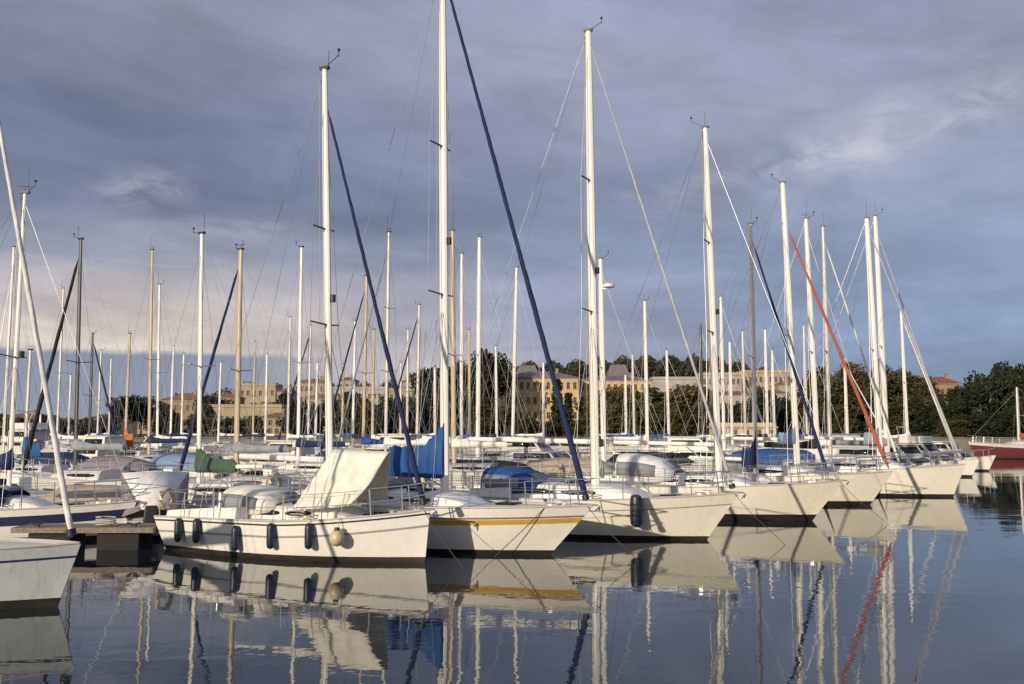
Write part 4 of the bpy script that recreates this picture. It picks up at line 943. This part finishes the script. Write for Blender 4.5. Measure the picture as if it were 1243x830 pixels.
house('brown harbour building at the left edge', -10, 52, 511, 185, 2, 8, 'brown', 'tile', 1.4, base=1.3)

for row in (('small cream house among trees left of the brown roofed house', 168, 190, 492, 250, 2, 4, 'cream', 'tile', 1.4), ('brown house on the slope behind the varnished mast', 262, 286, 483, 300, 2, 4, 'brown', 'tile', 1.5), ('narrow white house right of the cream three block house', 336, 354, 476, 305, 2, 3, 'white', 'tile', 1.3),
            ('cream house below the wide cream house', 372, 398, 484, 262, 2, 4, 'cream', 'tile', 1.4), ('white gabled house below the long pale building', 406, 432, 490, 232, 2, 4, 'white', 'tile', 1.3), ('brown house below the second long pale building', 476, 500, 489, 234, 2, 4, 'brown', 'tile', 1.3), ('small rose house left of the tallest mast', 506, 526, 494, 228, 2, 3, 'rose', 'tile', 1.2),
            ('narrow white house left of the pale apartment block', 834, 852, 474, 286, 2, 3, 'white', 'tile', 1.3), ('cream cottage under the pale apartment block', 872, 898, 496, 226, 2, 4, 'cream', 'tile', 1.2), ('white cottage under the cream apartment block', 930, 956, 478, 270, 2, 4, 'white', 'tile', 1.3), ('cream house beside the white house in the brown trees', 976, 1000, 480, 262, 2, 4, 'cream', 'tile', 1.3),
            ('tall pale house on the ridge left of the first tall mast', 412, 430, 462, 345, 3, 3, 'white', 'tile', 1.4), ('cream house on the ridge above the second long pale building', 488, 508, 464, 345, 2, 3, 'cream', 'tile', 1.4)):
    house(*row, base=30)
# ------------------------------------------------------------------ trees
def leafmat(name, c1, c2):
    m = bpy.data.materials.new(name); m.use_nodes = True; nt = m.node_tree; N = nt.nodes; L = nt.links; b = N['Principled BSDF']
    b.inputs['Roughness'].default_value = .8; b.inputs['Specular IOR Level'].default_value = .2
    g = N.new('ShaderNodeNewGeometry'); r = N.new('ShaderNodeValToRGB'); L.new(g.outputs['Random Per Island'], r.inputs[0])
    r.color_ramp.elements[0].color = c1+(1,); r.color_ramp.elements[1].color = c2+(1,)
    oi = N.new('ShaderNodeObjectInfo'); h = N.new('ShaderNodeHueSaturation'); mr = N.new('ShaderNodeMapRange'); mr.inputs[3].default_value = .47; mr.inputs[4].default_value = .52
    L.new(oi.outputs['Random'], mr.inputs[0]); L.new(mr.outputs[0], h.inputs['Hue']); L.new(r.outputs[0], h.inputs['Color']); L.new(h.outputs[0], b.inputs['Base Color'])
    return m
LM = {'far': leafmat('far_wood_leaves', (.026, .034, .020), (.058, .066, .038)), 'dark': leafmat('dark_evergreen_leaves', (.012, .019, .009), (.034, .043, .020)), 'green': leafmat('green_leaves', (.030, .038, .012), (.075, .080, .028)),  # 'far' is lifted to a paler grey green, haze put into the leaf colour
      'autumn': leafmat('ochre_brown_leaves', (.050, .042, .014), (.115, .088, .030)), 'brown': leafmat('brown_green_leaves', (.036, .036, .017), (.076, .070, .033)), 'cypress': leafmat('cypress_leaves', (.012, .018, .008), (.032, .038, .018))}
BARK = mat('bark', (.06, .045, .032), .9, var=.3)
def crown_mesh(kind, seed):
    rnd = random.Random(seed); Q = MB(); lobes = []
    if kind == 'cypress': lobes = [(Vector((0, 0, .12+.11*i)), .10*(1-.08*i)+.02) for i in range(8)]
    elif kind == 'pine': lobes = [(Vector((rnd.uniform(-.3, .3), rnd.uniform(-.3, .3), rnd.uniform(.55, .92))), rnd.uniform(.13, .23)) for _ in range(11)]
    else:
        for _ in range(20):
            a = rnd.uniform(0, 6.28); h = rnd.uniform(.14, .90); q = math.sin(math.pi*min(1, (h-.05)*.92))**.7*.36
            rr = rnd.uniform(.3, 1)*q; lobes.append((Vector((rr*math.cos(a), rr*math.sin(a), h)), rnd.uniform(.10, .20)))
    for c, r in lobes:
        n = int(230*(r/.16)**2) if kind != 'cypress' else 140
        for _ in range(n):
            d = Vector((rnd.gauss(0, 1), rnd.gauss(0, 1), rnd.gauss(0, 1))).normalized()*(r*rnd.uniform(.55, 1.08)); p = c+d
            s_ = rnd.uniform(.018, .042); t = Vector((rnd.gauss(0, 1), rnd.gauss(0, 1), rnd.gauss(0, .8))).normalized(); u = t.cross(Vector((rnd.gauss(0, 1), rnd.gauss(0, 1), rnd.gauss(0, 1)))).normalized()
            b_ = len(Q.v); Q.v += [p-t*s_, p+u*s_*.6, p+t*s_, p-u*s_*.6]; Q.f.append((b_, b_+1, b_+2, b_+3)); Q.m.append(0)
    return Q
def trunk_mesh(seed):
    rnd = random.Random(seed); Q = MB(); Q.ring_tube([(0, 0, 0), (.01, 0, .2), (-.01, .01, .45), (.01, 0, .7)], [.03, .022, .016, .006], 7)
    for k in range(6):
        a = k*1.05+rnd.random(); z = rnd.uniform(.2, .5); Q.ring_tube([(0, 0, z), (.12*math.cos(a), .12*math.sin(a), z+.13), (.24*math.cos(a), .24*math.sin(a), z+.3)], [.012, .008, .003], 5)
    return Q
TM = {}
def tree(label, px, ytop, Yd, wpx, kind, shape='round', group=None, name='tree'):
    v = random.randrange(4); key = (kind, shape, v)
    if key not in TM:
        TM[key] = (crown_mesh(shape, hash((shape, v)) % 999 if False else {'round': 10, 'pine': 20, 'cypress': 30}[shape]+v).mesh('crown', LM[kind], smooth=False), trunk_mesh(v).mesh('trunk', BARK))
    x = xat(px, Yd, 8); zb = gz(x, Yd)-.3; wpx *= 1.25; H_ = at(px, ytop, Yd).z-zb; W_ = wpx/F*Yd
    o = empty(name, (x, Yd, zb), random.uniform(0, 6.28)); tag(o, label, 'tree', group)
    for nm, me in zip(('crown', 'trunk'), TM[key]):
        c = bpy.data.objects.new(nm, me); C.objects.link(c); c.parent = o
        c.scale = (W_/.95, W_/.95, H_) if shape != 'cypress' else (W_/.25, W_/.25, H_)
        if nm == 'trunk': c.scale = (H_*.8, H_*.8, H_)
G1 = 'trees along the far quay'; G2 = 'trees on the hillside'; G3 = 'dark trees at the right shore'
for row in (
 ('rounded ochre tree right of the third mast', 750, 470, 205, 62, 'autumn', 'round', G1), ('ochre brown tree left of the bare pale mast', 772, 482, 198, 50, 'brown', 'round', G1), ('green tree behind the bare pale mast', 800, 490, 195, 48, 'green', 'round', G1),
 ('broad ochre tree between bare pale mast and fourth mast', 838, 462, 215, 72, 'autumn', 'round', G1), ('low green tree under the broad ochre tree', 822, 500, 185, 50, 'green', 'round', G1), ('brown tree left of the fourth mast', 862, 485, 200, 44, 'brown', 'round', G1),
 ('slim cypress in front of the palace', 676, 456, 232, 15, 'cypress', 'cypress', G1), ('shorter cypress right of the slim one', 690, 474, 228, 13, 'cypress', 'cypress', G1),
 ('dark pine left of the palace', 596, 432, 268, 52, 'dark', 'pine', G2), ('tall dark tree behind the bright white mast', 570, 438, 262, 48, 'dark', 'round', G2), ('brown bushy tree at the foot of the palace', 600, 488, 200, 54, 'brown', 'round', G1),
 ('low green tree below the palace facade', 640, 507, 190, 48, 'green', 'round', G1), ('low brown tree below the palace end', 712, 508, 195, 40, 'brown', 'round', G1), ('ochre tree between the cypresses and third mast', 730, 484, 205, 40, 'autumn', 'round', G1), ('small green tree right of the palace foot', 668, 512, 186, 40, 'brown', 'round', G1),
 ('dark green tree behind the navy sail cover mast', 918, 486, 200, 52, 'dark', 'round', G1), ('dark tree left of the pale blue cover', 945, 478, 205, 46, 'dark', 'round', G1), ('green tree under the pale apartment block', 888, 488, 198, 44, 'dark', 'round', G1),
 ('dark tree behind the blue sail cover', 524, 452, 258, 44, 'dark', 'pine', G2), ('dark tree left of the tallest mast', 500, 478, 215, 46, 'dark', 'round', G1), ('dark tree right of the tan mast', 470, 487, 205, 42, 'dark', 'round', G1), ('green tree right of the first tall mast', 425, 486, 208, 44, 'green', 'round', G1), ('brown tree below the long pale building', 447, 490, 200, 40, 'brown', 'round', G1), ('dark tree right of the tallest mast', 545, 470, 215, 44, 'dark', 'round', G1),
 ('green tree beneath the second long pale building', 484, 479, 222, 44, 'green', 'round', G1), ('brown tree beneath the middle of the long pale building', 438, 479, 225, 42, 'brown', 'round', G1), ('dark tree beneath the left part of the long pale building', 410, 478, 224, 44, 'dark', 'round', G1), ('dark tree under the right end of the second pale building', 512, 480, 220, 42, 'dark', 'round', G1), ('green tree between two pale buildings below the roof line', 462, 480, 230, 40, 'green', 'round', G1),
 ('ochre tree hiding the palace wing windows', 752, 468, 240, 56, 'autumn', 'round', G1), ('green tree hiding the right end of the palace wing', 786, 470, 236, 54, 'green', 'round', G1), ('brown tree at the middle of the palace wing', 722, 480, 232, 44, 'brown', 'round', G1), ('brown tree under the white terrace building', 815, 470, 240, 50, 'brown', 'round', G1),
 ('dark tree under the cream apartment block', 930, 472, 236, 46, 'dark', 'round', G1), ('green tree in front of the low white house', 900, 492, 215, 44, 'green', 'round', G1), ('dark tree right of the pale apartment block', 862, 480, 240, 34, 'dark', 'round', G1),
 ('dark tree on the slope left of the cream block', 262, 478, 280, 40, 'dark', 'round', G2), ('green tree on the slope under the cream block', 318, 488, 270, 40, 'green', 'round', G2), ('dark tree on the slope right of the cream block', 346, 474, 290, 40, 'dark', 'round', G2), ('brown tree on the slope under the wide cream house', 378, 482, 270, 36, 'brown', 'round', G2), ('dark tree left of the brown roofed house', 188, 490, 250, 36, 'dark', 'round', G2), ('green tree right of the brown roofed house', 250, 492, 235, 34, 'green', 'round', G2),
 ('dark tree left of the first tall mast', 378, 488, 210, 40, 'dark', 'round', G1), ('dark tree right of the ruined house', 356, 490, 205, 36, 'dark', 'round', G1), ('brown tree left of the ruined house', 300, 506, 190, 40, 'brown', 'round', G1), ('green tree behind the varnished mast', 268, 508, 188, 40, 'green', 'round', G1), ('brown tree behind the green boom cover mast', 234, 502, 195, 44, 'brown', 'round', G1),
 ('dark tree left of the green boom cover mast', 206, 498, 195, 40, 'dark', 'round', G1), ('dark tree behind the slim tan mast', 172, 484, 200, 36, 'dark', 'pine', G1), ('dark pine above the orange cover', 148, 480, 195, 30, 'dark', 'pine', G1), ('ochre bush left of the dark pine', 130, 502, 185, 34, 'autumn', 'round', G1),
 ('brownish tree on the low left shore near the black mast', 108, 506, 180, 44, 'brown', 'round', G1), ('grey green tree left of the black mast', 76, 505, 182, 44, 'dark', 'round', G1), ('brown tree beside the left headsail', 44, 503, 180, 46, 'brown', 'round', G1), ('green tree at the left edge', 12, 504, 178, 46, 'green', 'round', G1),
 ('brown oak left end of the right hand hill', 982, 462, 245, 52, 'brown', 'round', G2), ('brown oak behind the red headsail', 1012, 449, 250, 56, 'brown', 'round', G2), ('ochre oak left of the paired masts', 1040, 444, 255, 58, 'autumn', 'round', G2), ('brown oak behind the paired masts', 1072, 445, 250, 60, 'brown', 'round', G2), ('brown green oak right of the paired masts', 1104, 449, 248, 54, 'green', 'round', G2), ('low brown oak near the rose house', 1128, 460, 240, 42, 'brown', 'round', G2),
 ('green tree below the brown oaks at the left', 990, 492, 200, 44, 'green', 'round', G1), ('brown tree below the red headsail', 1022, 490, 196, 46, 'brown', 'round', G1), ('green tree below the paired masts', 1056, 486, 198, 48, 'green', 'round', G1), ('brown tree below the low brown oak', 1090, 488, 196, 46, 'brown', 'round', G1), ('dark tree at the edge of the right hand clump', 1122, 486, 195, 44, 'dark', 'round', G1), ('dark green tree left of the cream block on the hill', 965, 486, 205, 40, 'brown', 'round', G1),
 ('small dark tree at the left of the right shore clump', 1152, 484, 172, 36, 'dark', 'round', G3), ('dark tree above the red boat bow', 1172, 460, 176, 46, 'dark', 'round', G3), ('tall dark tree over the red boat', 1200, 445, 178, 54, 'dark', 'round', G3), ('broad dark tree right of the tall one', 1226, 450, 174, 50, 'dark', 'round', G3), ('tallest dark tree at the right edge', 1252, 430, 178, 54, 'dark', 'round', G3),
 ('low dark bush under the tall dark tree', 1188, 500, 165, 50, 'dark', 'round', G3), ('low dark bush at the right edge', 1222, 498, 164, 52, 'dark', 'round', G3), ('low green bush left of the red boat', 1156, 508, 165, 40, 'green', 'round', G3)):
    tree(*row)

# wood along the hill top: reads as one dark mass
def hill_wood():
    Q = MB(); rnd = random.Random(5)
    for (u0, u1, y0, y1, n, hmin, hmax) in ((540, 960, 400, 520, 4200, 4.5, 7.0), (380, 560, 380, 480, 900, 4, 8), (940, 1160, 300, 420, 900, 4, 8), (180, 420, 340, 440, 700, 3, 7)):
        for _ in range(n):
            Yd = rnd.uniform(y0, y1); u = rnd.uniform(u0, u1); x = (u-621.5)/F*Yd; z = gz(x, Yd); h = rnd.uniform(hmin, hmax)*(.7+.5*math.sin(u*.11)**2); r = rnd.uniform(1.3, 2.6)
            for _ in range(13):
                d = Vector((rnd.gauss(0, 1), rnd.gauss(0, 1), rnd.gauss(0, 1))).normalized(); p = Vector((x, Yd, z+h*.62))+Vector((d.x*r, d.y*r, d.z*h*.45))
                s_ = rnd.uniform(.4, .85); t = Vector((rnd.gauss(0, 1), rnd.gauss(0, 1), rnd.gauss(0, 1))).normalized(); q = t.cross(d).normalized()
                b_ = len(Q.v); Q.v += [p-t*s_, p+q*s_*.7, p+t*s_, p-q*s_*.7]; Q.f.append((b_, b_+1, b_+2, b_+3)); Q.m.append(0)
    tag(Q.build('hilltop_wood', LM['far'], smooth=False), 'dark wood covering the top of the hill behind the town', 'wood', None, 'stuff')
hill_wood()
